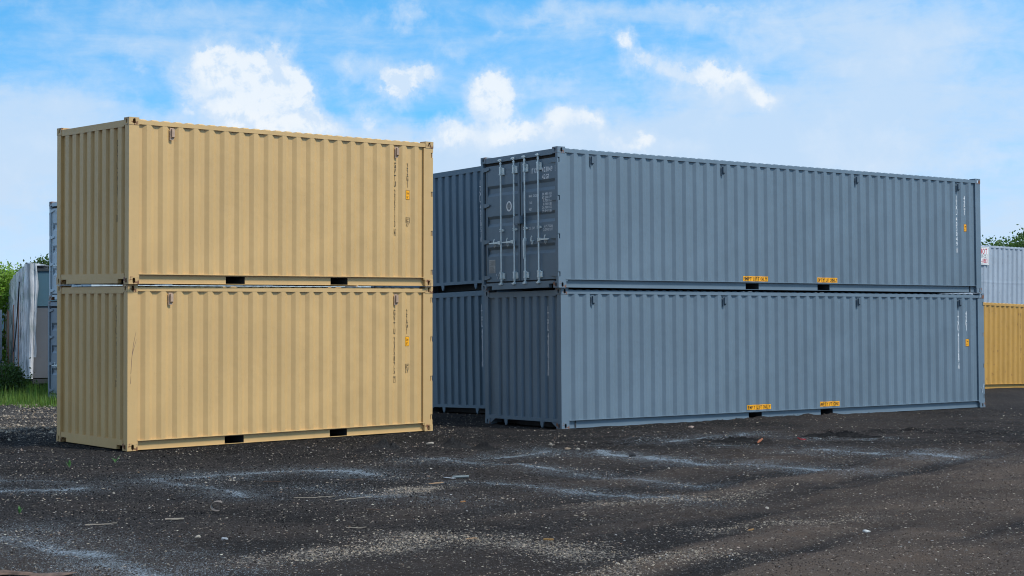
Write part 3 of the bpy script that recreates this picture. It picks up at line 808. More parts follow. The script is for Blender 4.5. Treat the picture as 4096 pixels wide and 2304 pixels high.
GRAV = [([(-1.98, 14.25), (-1.57, 14.6), (-1.06, 14.96), (-.91, 15.63), (-.34, 15.43), (.4, 14.81), (.6, 14.49)], .38, 1.0),
        ([(.68, 13.33), (1.24, 14.07), (1.78, 14.3)], .25, .7), ([(-1.01, 19.71), (-1.35, 19.07)], .25, .8),
        ([(2.0, 16.01), (2.83, 16.29), (3.76, 16.91)], .3, .4), ([(.93, 18.03), (1.84, 18.31), (2.86, 19.18)], .3, .6),
        ([(-12.5, 38.6), (-10.6, 37.5), (-9.0, 33)], 2.2, .55), ([(-11.5, 34.5), (-9.4, 30.5), (-8.2, 29.4)], 1.8, .9)]
SUPPORT = [(P_TL, 6.058), (P_GL, 12.192), (P_BL, 12.192)]
def height(x, y, fine=True):
    z = (fbm(x, y, .22, 3, 3)-.5)*.10 + (fbm(x, y, .9, 9, 3)-.5)*.06
    # wheel ruts and scraped ridges toward the right
    rd = x*.62+y*.35
    z = z + .016*np.sin(rd*4.2+3*fbm(x, y, .4, 21, 2))*np.clip((x+1)/4, 0, 1)*np.clip((28-y)/8, 0, 1)
    z = z + (fbm(-x*.78+y*.62, (x*.62+y*.78)*.10, 1.7, 401, 4)-.5)*.10*np.clip((x+2.5)/4, 0, 1)*np.clip((27-y)/5, 0, 1)
    for (px, py, sx, sy, a, h) in ((3.9, 26.3, .75, .14, -.25, .05), (5.6, 27.7, .8, .13, -.35, .06), (7.6, 27.4, .8, .15, -.2, .05), (4.7, 28.6, 1.2, .2, .5, .04), (-7.5, 24.9, 1.2, .18, .2, -.03), (-5.2, 23.3, .9, .16, .1, -.03)):
        c, s = math.cos(a), math.sin(a); u = (x-px)*c+(y-py)*s; v = -(x-px)*s+(y-py)*c
        z = z + h*np.exp(-(u/sx)**2-(v/sy)**2)*(.5+fbm(x, y, 5, 31, 3))
    for P, L in SUPPORT:
        d, lx, ly = rect_out(P, L, x, y)
        plane = P[2]+EYE + P[4]*ly - P[5]*lx
        w = np.clip(1-d/2.2, 0, 1); w = w*w*(3-2*w)
        t = plane - .004 + z*np.clip(d/1.5, 0, 1)
        z = z*(1-w)+t*w
        z = np.where(d < .001, np.minimum(z, plane-.012), z)
    d, lx, ly = rect_out(P_GL, 12.192, x, y)   # spoil pushed up against the long side
    z = z + (.085*np.exp(-((lx-5.9)/2.2)**2)+.02*np.exp(-((lx-2.2)/1.2)**2))*np.exp(-((ly+.12)/.17)**2)*(.35+1.0*fbm(x, y, 4, 77, 3))
    far = np.clip((np.hypot(x, y)-60)/60, 0, 1); z = z*(1-far) - far*.3
    z = z - .12*np.clip((y-38)/6, 0, 1)*np.clip((-x-4)/3, 0, 1)
    d, lx, ly = rect_out(P_YE, 6.058, x, y); z = np.where(d < 3, z - (.09+.10*np.clip(lx/6, 0, 1.2))*np.clip(1-d/3, 0, 1), z)
    rough = np.clip((fbm(x*.6, y, .55, 207, 3)-.40)*4, 0, 1)*np.exp(-((y-26.8)/3.0)**2)+.25*np.clip((fbm(x, y, .6, 209, 3)-.5)*4, 0, 1)
    rough = rough*np.clip((rect_out(P_TL, 6.058, x, y)[0]-.35)/.8, 0, 1)
    z = z + np.where(np.abs(y) < 60, rough*(np.clip(fbm(x*.7, y, 3.2, 211, 4)-.46, 0, 1)*.26), 0)
    if fine: z = z + (fbm(x, y, 7, 55, 3)-.5)*.026
    return z
def axis(lo, hi, step, far, g=1.16):
    a = list(np.arange(lo, hi, step)); s = step; v = hi
    r = []
    while v < far: r.append(v); s *= g; v += s
    r.append(far); l = []; s = step*g; v = lo-s
    while v > -far: l.append(v); s *= g; v -= s
    l.append(-far); return np.array(l[::-1]+a+r)
gx = axis(-9.5, 11.0, .05, 600); gy = axis(12.4, 31.5, .055, 700)
GX, GY = np.meshgrid(gx, gy); GZ = height(GX, GY)
wj = (fbm(GX, GY, 1.7, 91, 4)-.5)*.5; wk = (fbm(GX, GY, 1.7, 191, 4)-.5)*.5
blue = np.zeros(GX.shape)
for pts, wd, am in STREAK.values():
    d = seg_dist(GX+wj, GY+wk, pts)
    core = np.exp(-(d/(wd*.62))**2); halo = .27*np.exp(-(d/(wd*3.0))**2)
    blue = np.maximum(blue, am*np.maximum(core, halo)*np.clip(.2+1.5*(fbm(GX, GY, 2.6, 17, 4)-.12), .15, 1.15))
pale = np.zeros(GX.shape)
for pts, wd, am in GRAV:
    d = seg_dist(GX+wj*1.3, GY+wk*1.3, pts); pale = np.maximum(pale, am*np.exp(-(d/wd)**2)*np.clip(.3+1.4*(fbm(GX, GY, 2.2, 83, 4)-.2), .1, 1))
brown = np.clip((GX+1.5)/5, 0, 1)*.55 + np.clip((17.5-GY)/4, 0, 1)*.45 + np.clip((GX-3)/4, 0, 1)*.3
brown = np.clip(brown*(.25+1.4*fbm(GX, GY, .8, 41, 4)) + .5*(fbm(GX, GY*1.6, .45, 71, 4)-.42), 0, 1)
tu = GX*.62+GY*.78; tv = -GX*.78+GY*.62
track = np.clip((fbm(tv, tu*.10, 1.7, 401, 4)-.5)*3.0+.5, 0, 1); tz = np.clip((GX+2.5)/4, 0, 1)*np.clip((27-GY)/5, 0, 1)
brown = np.clip(brown*(1-tz)+tz*(.15+1.05*track)*np.clip(.55+GX/11+(18-GY)/16, .30, 1.25), 0, 1)
brown = brown*np.clip(.22+(27.5-GY)/5.5, .22, 1)
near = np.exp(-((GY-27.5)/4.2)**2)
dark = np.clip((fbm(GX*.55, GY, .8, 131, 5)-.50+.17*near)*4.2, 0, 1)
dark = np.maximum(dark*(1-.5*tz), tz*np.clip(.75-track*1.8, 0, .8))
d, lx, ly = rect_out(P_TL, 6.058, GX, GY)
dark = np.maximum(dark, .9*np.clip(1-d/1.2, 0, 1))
me = bpy.data.meshes.new('ground'); ny, nx = GX.shape
co = np.stack([GX, GY, GZ], -1).reshape(-1, 3); me.vertices.add(len(co)); me.vertices.foreach_set('co', co.ravel())
ii = np.arange(ny*nx).reshape(ny, nx); q = np.stack([ii[:-1, :-1], ii[:-1, 1:], ii[1:, 1:], ii[1:, :-1]], -1).reshape(-1, 4)
me.loops.add(q.size); me.loops.foreach_set('vertex_index', q.ravel().astype(np.int32))
me.polygons.add(len(q)); me.polygons.foreach_set('loop_start', np.arange(0, q.size, 4, dtype=np.int32))
me.update(calc_edges=True); me.validate()
me.polygons.foreach_set('use_smooth', np.ones(len(q), bool))
for nm, arr in (('overlay', blue), ('pale', pale), ('brown', brown), ('dark', dark)):  # first mask holds the pale bluish streaks along the STREAK lines
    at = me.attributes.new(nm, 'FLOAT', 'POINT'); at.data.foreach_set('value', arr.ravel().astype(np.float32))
ground = bpy.data.objects.new('ground', me); COL.objects.link(ground)
tag(ground, 'black asphalt millings yard with pale bluish streaks and gravel', None, None, 'structure')

mt, nt, b = principled('asphalt_millings', (.03, .03, .03), .95, 0, .08)
def attr(n):
    a = nt.nodes.new('ShaderNodeAttribute'); a.attribute_name = n; return a.outputs['Fac']
def voro(scale, out='Color'):
    tc = nt.nodes.new('ShaderNodeTexCoord'); v = nt.nodes.new('ShaderNodeTexVoronoi'); v.inputs['Scale'].default_value = scale
    nt.links.new(tc.outputs['Object'], v.inputs['Vector']); return v
n_small = nz(nt, 40, 6, .75); n_mid = nz(nt, 3.5, 6, .7); n_big = nz(nt, .5, 4, .6)
c = mixc(nt, attr('brown'), (.0105, .0098, .0105), (.086, .063, .048))
c = mixc(nt, ramp(nt, n_mid, .35, .7), c, mixc(nt, .35, c, (.045, .040, .038)))
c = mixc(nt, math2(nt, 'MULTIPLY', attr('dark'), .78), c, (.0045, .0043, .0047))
c = mixc(nt, ramp(nt, n_small, .42, .68, 0., .34), c, (.055, .051, .050))
v1 = voro(55); v2 = voro(120)
sx = nt.nodes.new('ShaderNodeSeparateColor'); nt.links.new(v1.outputs['Color'], sx.inputs[0])
sx2 = nt.nodes.new('ShaderNodeSeparateColor'); nt.links.new(v2.outputs['Color'], sx2.inputs[0])
stone = mixc(nt, sx.outputs[1], (.10, .09, .08), (.38, .32, .26))
pm = math2(nt, 'ADD', math2(nt, 'MULTIPLY', attr('pale'), .28), .018)
lt = math2(nt, 'LESS_THAN', sx.outputs[0], pm)
c = mixc(nt, math2(nt, 'MULTIPLY', lt, .8), c, stone)
lt2 = math2(nt, 'LESS_THAN', sx2.outputs[0], math2(nt, 'ADD', math2(nt, 'MULTIPLY', attr('pale'), .25), .035))
c = mixc(nt, math2(nt, 'MULTIPLY', lt2, .7), c, mixc(nt, sx2.outputs[1], (.08, .085, .09), (.26, .25, .23)))
c = mixc(nt, math2(nt, 'MULTIPLY', attr('overlay'), ramp(nt, n_mid, .3, .7, .35, .75)), c, (.070, .086, .102))
lt3 = math2(nt, 'LESS_THAN', sx2.outputs[2], math2(nt, 'MULTIPLY', attr('overlay'), ramp(nt, n_small, .35, .6, .10, .72)))
c = mixc(nt, math2(nt, 'MULTIPLY', lt3, .75), c, (.31, .375, .43))
nt.links.new(c, b.inputs['Base Color'])
bp = nt.nodes.new('ShaderNodeBump'); bp.inputs['Strength'].default_value = .9; bp.inputs['Distance'].default_value = .022
hh = math2(nt, 'ADD', math2(nt, 'MULTIPLY', n_small, 1.0), math2(nt, 'MULTIPLY', v1.outputs['Distance'], -.7))
nt.links.new(hh, bp.inputs['Height']); nt.links.new(bp.outputs[0], b.inputs['Normal'])
me.materials.append(mt)

# ---- loose stones: uncountable
def stone_field(name, X, Y, S, C, flat, label, cat, zoff=.15):
    C = np.array(C)
    n = len(X); Z = height(X, Y)
    base = np.array([(1,0,0),(.35,.9,0),(-.8,.5,0),(-.7,-.65,0),(.4,-.9,0),(.1,.1,1),(0,0,-.8)], float)
    tri = np.array([(0,1,5),(1,2,5),(2,3,5),(3,4,5),(4,0,5),(1,0,6),(2,1,6),(3,2,6),(4,3,6),(0,4,6)])
    V = base[None]*(1+(rng.random((n, 7, 1))-.5)*.6)
    V = V*S[:, None, None]*np.array([1, 1, 1])[None]; V[:, :, 1] *= (.55+.5*rng.random(n))[:, None]; V[:, :, 2] *= (flat*(.6+.8*rng.random(n)))[:, None]
    a = rng.random(n)*6.283; ca, sa = np.cos(a)[:, None], np.sin(a)[:, None]
    vx = V[:, :, 0]*ca-V[:, :, 1]*sa; vy = V[:, :, 0]*sa+V[:, :, 1]*ca
    tl = (rng.random((n, 2))-.5)*.6; vz = V[:, :, 2]+vx*tl[:, :1]+vy*tl[:, 1:]
    P = np.stack([vx+X[:, None], vy+Y[:, None], vz+(Z+S*zoff*flat)[:, None]], -1).reshape(-1, 3)
    F = (tri[None]+(np.arange(n)*7)[:, None, None]).reshape(-1, 3)
    me = bpy.data.meshes.new(name); me.vertices.add(len(P)); me.vertices.foreach_set('co', P.ravel())
    me.loops.add(F.size); me.loops.foreach_set('vertex_index', F.ravel().astype(np.int32))
    me.polygons.add(len(F)); me.polygons.foreach_set('loop_start', np.arange(0, F.size, 3, dtype=np.int32)); me.update(calc_edges=True)
    at = me.attributes.new('tint', 'FLOAT_COLOR', 'POINT'); cc = np.concatenate([np.repeat(C, 7, 0), np.ones((n*7, 1))], 1)
    at.data.foreach_set('color', cc.ravel().astype(np.float32))
    m, t, bb = principled(name, (.2, .2, .2), .95, 0, .06); an = t.nodes.new('ShaderNodeAttribute'); an.attribute_name = 'tint'
    t.links.new(an.outputs['Color'], bb.inputs['Base Color']); me.materials.append(m)
    o = bpy.data.objects.new(name, me); COL.objects.link(o); tag(o, label, cat, None, 'stuff'); return o
def scatter(n, power, ylo=12.6, yhi=36, keep=None):
    X = []; Y = []
    t = rng.random(n); y = ylo*(yhi/ylo)**t if power == 'log' else ylo+(yhi-ylo)*t
    x = (rng.random(n)-.5)*y*.72
    ok = np.ones(n, bool)
    for P, L in SUPPORT: ok &= rect_out(P, L, x, y)[0] > .04
    x, y = x[ok], y[ok]
    if keep is not None:
        k = rng.random(len(x)) < keep(x, y); x, y = x[k], y[k]
    return x, y
x, y = scatter(40000, 'log', keep=lambda x, y: .25+.75*fbm(x, y, 1.1, 301, 3)**1.5)
n = len(x); s = .0032+.0095*rng.random(n)**3.2; s *= (y/15)**.5
g = rng.random((n, 1)); pal = np.array([(.30, .25, .19), (.17, .165, .165), (.10, .09, .085), (.42, .37, .30), (.22, .14, .10), (.050, .046, .044)])
Cc = pal[rng.choice(6, n, p=[.16, .24, .28, .08, .07, .17])]*(.5+.5*g)
stone_field('gravel', x, y, s, Cc, .38, 'loose pale and grey pebbles strewn over the black yard', 'gravel')
x, y = scatter(30000, 'log', keep=lambda x, y: np.clip((fbm(x, y*1.4, 1.3, 501, 4)-.42)*3.2, .10, 1)*(.35+.65*np.clip((6-x)/6, 0, 1)))
n = len(x); s = (.0055+.012*rng.random(n)**2.6)*(y/15)**.55
Cc = np.array([(.50, .45, .37), (.42, .35, .27), (.38, .37, .36), (.46, .36, .30), (.25, .17, .12)])[rng.choice(5, n, p=[.3, .25, .25, .12, .08])]*(.45+.6*rng.random((n, 1)))
stone_field('scattered_stones', x, y, s, Cc, .42, 'small cream and grey stones clustered loosely over the yard', 'stones')
x, y = scatter(60000, 'log')
n = len(x); s = (.004+.009*rng.random(n)**3)*(y/15)**.5
Cc = np.array([(.011, .0105, .0115)])*(.4+1.6*rng.random((n, 1)))+np.array([(.045, .034, .026)])*np.clip(np.maximum((x[:, None]+1)/5, (16.5-y[:, None])/5), 0, 1)
stone_field('asphalt_crumbs', x, y, s, Cc, .7, 'black crumbs of broken asphalt covering the yard', 'asphalt crumbs')
X = []; Y = []
for pts, wd, am in GRAV:
    m_ = int(min(9000, 1500*am*max(wd, .3)*(1+len(pts)*.5)))
    for k in range(m_):
        i = random.randrange(len(pts)-1); t = random.random(); X.append(pts[i][0]*(1-t)+pts[i+1][0]*t+random.gauss(0, wd*.55)); Y.append(pts[i][1]*(1-t)+pts[i+1][1]*t+random.gauss(0, wd*.55))
x = np.array(X); y = np.array(Y); ok = (rect_out(P_TL, 6.058, x, y)[0] > .05) & (y > 12.5); x, y = x[ok], y[ok]
n = len(x); k_ = (y < 25) | (rng.random(n) < .30); x, y = x[k_], y[k_]; n = len(x); s = np.where(y > 25, .012+.038*rng.random(n)**3, .005+.011*rng.random(n)**2)
Cc = np.array([(.44, .35, .26), (.33, .29, .25), (.16, .145, .13), (.52, .45, .36)])[rng.choice(4, n)]*(.35+.5*rng.random((n, 1)))
stone_field('pale_gravel', x, y, s, Cc, .6, 'beige crushed stone in patches and along the grass edge', 'gravel')

# ------------------------------------------------------------------ small things lying about
def gz(x, y): return float(height(np.array([x], float), np.array([y], float))[0])
M_rock = plain('limestone', (.27, .24, .20), .9, 0, .25, 30); M_brock = plain('black_stone', (.018, .018, .02), .8, 0, .3, 20)
M_wood = plain('weathered_wood', (.30, .19, .11), .85, 0, .3, 25); M_dwood = plain('dark_bark', (.06, .038, .028), .9, 0, .4, 18)
M_pwood = plain('bleached_wood', (.27, .23, .18), .85, 0, .2, 20); M_soil = plain('black_soil', (.0065, .006, .006), .95, 0, .5, 14)
def rock(x, y, r, label, mat=None, seed=1, flat=.65):
    rd = random.Random(seed); bm = bmesh.new(); bmesh.ops.create_icosphere(bm, subdivisions=2, radius=1)
    for v in bm.verts:
        k = 1+.22*math.sin(v.co.x*3.1+seed)+.16*math.sin(v.co.y*4.3+seed*2)+rd.uniform(-.12, .12)
        v.co = Vector((v.co.x*r*k*1.25, v.co.y*r*k*.85, v.co.z*r*k*flat))
    me = bpy.data.meshes.new('rock'); bm.to_mesh(me); bm.free(); me.materials.append(mat or M_rock)
    o = bpy.data.objects.new('rock', me); COL.objects.link(o); o.location = (x, y, gz(x, y)+r*flat*.45); o.rotation_euler = (.1, .1, seed*1.3)
    tag(o, label, 'rock'); return o
rock(-3.01, 15.53, .024, 'small whitish stone in the left foreground, left one of two', seed=3)
rock(-2.74, 15.47, .022, 'small bluish-grey stone in the left foreground, right one of two', plain('grey_stone', (.27, .29, .31), .85), seed=5)
rock(1.78, 24.15, .056, 'round black lump sitting on the long bluish streak below the grey stack', M_brock, 8, .8)
rock(.61, 25.96, .040, 'pale brownish rock half dug into dark soil, left of the rocks before the grey stack', seed=11)
rock(.87, 25.57, .036, 'tan rounded rock, middle of the pale rocks before the grey stack', plain('tan_stone', (.33, .24, .16), .85), seed=12)
rock(1.02, 25.40, .034, 'whitish rock, rightmost of the pale rocks before the grey stack', seed=14)
rock(-1.34, 26.52, .040, 'beige angular rock on gravel between the tan and grey stacks', seed=17)
rock(3.29, 30.0, .048, 'pinkish rock on dark soil close to the long side of the grey stack', plain('pinkish_stone', (.24, .18, .15), .9), seed=19)
rock(2.77, 17.7, .030, 'flat light stone on the bare brown ground at right', seed=23, flat=.35)
rock(3.44, 15.81, .026, 'small white stone in the right foreground', plain('white_stone', (.42, .42, .41), .8), seed=29)

def sliver(name, p0, p1, wd, th, mat, label, cat, bend=0.):
    """thin irregular strip lying on the ground between two points"""
    a = Vector((p0[0], p0[1], 0)); b = Vector((p1[0], p1[1], 0)); d = b-a; n_ = Vector((-d.y, d.x, 0)).normalized(); rd = random.Random(label)
    mb = MB(); N = 8; vs = []; fs = []
    for i in range(N+1):
        t = i/N; c = a+d*t+n_*bend*math.sin(math.pi*t); w_ = wd*(.45+.55*math.sin(math.pi*min(max(t, .08), .92)))*rd.uniform(.75, 1.15)
        z = gz(c.x, c.y)+.012+rd.uniform(-.002, .003)
        for s1, zz in ((-1, 0), (1, 0), (1, th), (-1, th)):
            q = c+n_*s1*w_/2; vs.append((q.x, q.y, z+zz))
    for i in range(N):
        o = i*4
        for k in range(4): fs.append((o+k, o+(k+1) % 4, o+4+(k+1) % 4, o+4+k))
    fs += [(0, 1, 2, 3), (N*4+3, N*4+2, N*4+1, N*4)]
    mb.add(vs, fs); o = mb.build(name, mat); tag(o, label, cat); return o
sliver('wood_chip', (-1.03, 20.08), (-.86, 20.20), 0.0270, 0.0120, M_wood, 'brown splintered wood chip left of the white scrap', 'wood chip')
sliver('wood_chip', (-.44, 15.36), (-.34, 15.46), 0.0180, 0.0090, M_wood, 'light brown wood chip on the pale gravel arc in the foreground', 'wood chip')
sliver('dead_leaf', (.29, 15.19), (.38, 15.23), .04, .015, plain('ochre_leaf', (.20, .11, .03), .8), 'curled ochre brown leaf on the pale gravel patch', 'leaf')
sliver('dead_leaf', (-.58, 18.18), (-.53, 18.21), .03, .01, plain('orange_leaf', (.33, .15, .05), .8), 'tiny orange leaf on the dark ground below the grey pipe', 'leaf')
sliver('wood_chip', (-1.57, 17.45), (-1.42, 17.46), 0.0210, 0.0120, M_dwood, 'reddish brown bark strip at lower centre', 'wood chip')
sliver('stick', (-2.08, 20.33), (-1.84, 20.37), 0.0150, 0.0090, M_dwood, 'dark brown stick lying below the middle of the tan stack', 'stick')
sliver('stick', (-1.66, 16.24), (-1.46, 16.25), 0.0084, 0.0072, M_pwood, 'short pale twig in the centre foreground', 'stick')
sliver('stick', (-4.27, 16.26), (-3.97, 16.34), 0.0096, 0.0084, M_pwood, 'long pale bent stick in the left foreground', 'stick', .03)
sliver('wood_chip', (-3.56, 16.68), (-3.38, 16.74), 0.0360, 0.0120, M_pwood, 'flat pale splintered wood piece in the left foreground', 'wood chip')
sliver('plank', (-3.14, 20.46), (-2.92, 20.50), 0.0180, 0.0108, M_dwood, 'short brown plank on dark ground under the bluish arc', 'plank')
sliver('straw', (-2.02, 18.55), (-1.62, 18.74), 0.0120, 0.0060, M_pwood, 'long pale straw at lower centre, right one of two', 'straw', .03)
sliver('straw', (-2.52, 18.75), (-2.05, 18.85), 0.0096, 0.0060, M_pwood, 'thin straw left of the other straw', 'straw')
sliver('paper_scrap', (-.87, 20.60), (-.73, 20.69), .06, .006, plain('white_scrap', (.38, .41, .44), .6), 'crumpled white scrap touching the left end of the grey pipe', 'scrap')
sliver('cloth_scrap', (4.74, 27.03), (4.88, 27.08), .07, .015, plain('red_scrap', (.30, .012, .02), .6), 'bright red scrap between the dark soil ridges at right', 'scrap')
sliver('brick_chip', (3.94, 26.13), (4.03, 26.22), .04, .02, plain('orange_brick', (.32, .11, .05), .8), 'orange chip in front of the left soil ridge', 'scrap')
sliver('dead_leaf', (2.29, 15.80), (2.34, 15.82), .03, .01, plain('amber_leaf', (.33, .18, .06), .8), 'small amber leaf on the brown ground right of centre', 'leaf')
pp = MB(); pz = gz(-.66, 20.76)
pp.tube([(-.76, 20.73, pz+.025), (-.72, 20.745, pz+.024), (-.60, 20.775, pz+.024), (-.56, 20.79, pz+.027)], .017, 10)
tag(pp.build('pipe_offcut', plain('grey_pvc', (.12, .15, .155), .45), smooth=True), 'short bent grey plastic pipe on the ground at centre', 'pipe')
# curled hoop of bark
hp = MB(); hz = gz(-3.23, 17.67); vs = []; fs = []; N = 16
for i in range(N+1):
    t = math.pi*(.25+1.35*i/N); wv = .018+.010*math.sin(math.pi*i/N)
    cx, cz = -3.20+.07*math.cos(t), hz+.055+.052*math.sin(t)
    vs += [(cx, 17.62-wv, cz), (cx, 17.62+wv*2.2, cz+.004), (cx*1+.004, 17.62+wv*2.2, cz+.008), (cx+.004, 17.62-wv, cz+.006)]
for i in range(N):
    for k in range(4): fs.append((i*4+k, i*4+(k+1) % 4, i*4+4+(k+1) % 4, i*4+4+k))
hp.add(vs, fs); tag(hp.build('bark_curl', plain('grey_bark', (.17, .14, .12), .85)), 'curled grey-brown strip of bark standing open like a hook', 'bark')
# long bark slab in the corner
bs = MB(); vs = []; fs = []; N = 26
for i in range(N+1):
    t = i/N; x = -4.55+t*.95; y0 = 13.36+.06*math.sin(t*5)+.28*max(0, t-.55); w_ = .06+.03*math.sin(t*9)+.02*(1-t)
    if t > .93: w_ *= (1-t)/.07+.1
    z = gz(x, y0)+.012
    for k in range(5):
        a = k/4; vs.append((x, y0+(a-.5)*w_*2, z+.035*math.sin(math.pi*a)*(1.2-t)+.004))
for i in range(N):
    for k in range(4): fs.append((i*5+k, i*5+k+1, i*5+6+k, i*5+5+k))
bs.add(vs, fs); tag(bs.build('bark_slab', plain('brown_bark', (.10, .062, .045), .85, 0, .5, 12)), 'long brown slab of bark in the bottom left corner', 'bark')

def mound(x, y, a, b, h, rz, label, seed):
    rd = np.random.default_rng(seed); N = 60; M = 46
    gx_ = np.linspace(-1.25, 1.25, N); gy_ = np.linspace(-1.25, 1.25, M); A, B = np.meshgrid(gx_, gy_)
    c, s = math.cos(rz), math.sin(rz); X = x+(A*a*c-B*b*s); Y = y+(A*a*s+B*b*c)
    r = np.hypot(A, B)+(fbm(X, Y, 5, seed, 3)-.5)*.6
    Hh = h*np.exp(-(r*1.35)**2)*(.25+1.5*fbm(X, Y, 11, seed+5, 4)) + rd.normal(0, .010, A.shape)*np.exp(-r**2)*1.2
    Z = height(X, Y)+Hh-.012-.02*np.clip(r-1, 0, 1)*3
    me = bpy.data.meshes.new('soil_mound'); f = []
    for j in range(M-1):
        for i in range(N-1): f.append((j*N+i, j*N+i+1, (j+1)*N+i+1, (j+1)*N+i))
    me.from_pydata(np.stack([X, Y, Z], -1).reshape(-1, 3).tolist(), [], f); me.materials.append(M_soil)
    o = bpy.data.objects.new('soil_mound', me); COL.objects.link(o); tag(o, label, 'soil mound'); return o
mound(-2.0, 25.23, .26, .20, .15, .1, 'small round heap of black soil in front of the tan stack corner', 3)
mound(-.90, 25.95, .25, .20, .15, .1, 'taller black soil heap before the gap between the stacks', 7)
mound(-.45, 25.70, .26, .13, .10, -.2, 'low tail of black soil right of the taller heap', 9)
mound(3.60, 26.40, .60, .11, .06, -.15, 'long low ridge of black soil, left one of two before the grey stack', 13)
mound(5.65, 27.65, .75, .12, .065, -.3, 'long low ridge of black soil, right one of two before the grey stack', 15)

# ------------------------------------------------------------------ vegetation
def leafmat(name, col):
    m, t, bb = principled(name, col, .55, 0, .3)
    a = t.nodes.new('ShaderNodeAttribute'); a.attribute_name = 'tint'
    t.links.new(mixc(t, 1.0, a.outputs['Color'], col, 'MULTIPLY'), bb.inputs['Base Color'])
    tr = t.nodes.new('ShaderNodeBsdfTranslucent'); ms = t.nodes.new('ShaderNodeMixShader'); ms.inputs[0].default_value = .35
    t.links.new(mixc(t, 1.0, a.outputs['Color'], (col[0]*1.5, col[1]*1.5, col[2]*.8), 'MULTIPLY'), tr.inputs[0])
    outn = t.nodes['Material Output']; t.links.new(bb.outputs[0], ms.inputs[1]); t.links.new(tr.outputs[0], ms.inputs[2]); t.links.new(ms.outputs[0], outn.inputs[0])
    return m
def leaves(name, C, S, mat, parent=None, up=0.):
    n = len(C); d1 = rng.normal(size=(n, 3)); d1[:, 2] += up; d1 /= np.linalg.norm(d1, axis=1)[:, None]
    d2 = np.cross(d1, rng.normal(size=(n, 3))); d2 /= np.linalg.norm(d2, axis=1)[:, None]
    s = S[:, None]; P = np.stack([C-d1*s, C+d2*s*.5, C+d1*s, C-d2*s*.5], 1).reshape(-1, 3)
    me = bpy.data.meshes.new(name); me.vertices.add(len(P)); me.vertices.foreach_set('co', P.ravel())
    F = np.arange(4*n, dtype=np.int32); me.loops.add(4*n); me.loops.foreach_set('vertex_index', F)
    me.polygons.add(n); me.polygons.foreach_set('loop_start', np.arange(0, 4*n, 4, dtype=np.int32)); me.update(calc_edges=True)
    k = np.repeat(.65+.7*rng.random(n), 4); at = me.attributes.new('tint', 'FLOAT_COLOR', 'POINT')
    cc = np.stack([k*(.95+.1*np.repeat(rng.random(n), 4)), k, k, np.ones(4*n)], -1); at.data.foreach_set('color', cc.ravel().astype(np.float32))
    me.materials.append(mat); o = bpy.data.objects.new(name, me); COL.objects.link(o); o.parent = parent; return o
M_bark = plain('tree_bark', (.10, .08, .06), .9)
def tree(x, y, z0, top, rad, n, leaf, mat, label, seed, low=.25, kind='deciduous_tree'):
    rd = random.Random(seed); root = empty(kind, (x, y, z0)); tag(root, label, 'tree')
    h = top-z0; mb = MB(); mb.tube([(0, 0, -.3), (.05*h*.2, 0, h*.3), (0, .03*h, h*.6), (.02*h, 0, h*.9)], [h*.028, h*.022, h*.013, h*.003], 8)
    tips = []
    for i in range(26):
        t = rd.uniform(low, .92); a = rd.uniform(0, 6.283); rr = rad*math.sqrt(max(.08, 1-((t-.5)/.52)**2))*rd.uniform(.6, 1.0)
        p0 = (0, 0, h*t*.8); p1 = (math.cos(a)*rr*.5, math.sin(a)*rr*.5, h*t*.92); p2 = (math.cos(a)*rr, math.sin(a)*rr, h*min(.97, t+.05))
        mb.tube([p0, p1, p2], [h*.010, h*.006, h*.002], 5); tips += [p1, p2]
        for k in range(3):
            b_ = a+rd.uniform(-.7, .7); q = (math.cos(b_)*rr*rd.uniform(.7, 1.12), math.sin(b_)*rr*rd.uniform(.7, 1.12), h*min(1., t+rd.uniform(-.06, .10)))
            mb.tube([p1, q], [h*.005, h*.0015], 4); tips.append(q)
    mb.build('trunk', M_bark, root)
    tips = np.array(tips); idx = rng.integers(0, len(tips), n); cl = h*.05
    C = tips[idx]+rng.normal(size=(n, 3))*cl*np.array([1, 1, .8]); leaves('crown', C, leaf*(.6+.8*rng.random(n)), mat, root)
    return root
L_bright = leafmat('young_leaves', (.16, .27, .035)); L_dark = leafmat('dense_leaves', (.045, .085, .02)); L_mid = leafmat('maple_leaves', (.065, .125, .035)); L_weed = leafmat('weed_leaves', (.085, .165, .03))
tree(-18.6, 56.0, -.6, 4.05, 2.2, 34000, .052, L_bright, 'bright green young tree cut by the left edge', 3, .15)
tree(-22.0, 78.0, -.6, 4.5, 3.4, 26000, .085, L_dark, 'dark green tree behind the plastic-wrapped trailer', 5, .1)
tree(-25.4, 84.0, -.6, 4.0, 3.6, 22000, .085, L_dark, 'dark green tree behind the young bright one', 6, .1)
tree(31.4, 96.0, -.6, 6.95, 2.35, 40000, .10, L_mid, 'leafy maple rising above the pale container at the right edge', 8, .2)
tree(31.2, 101.0, -.6, 6.5, 1.9, 22000, .10, L_mid, 'lower leafy tree left of the maple, above the pale container', 9, .2)
tree(27.3, 93.0, -.6, 6.15, .5, 5000, .09, L_mid, 'small treetop just showing over the sign board', 10, .3)

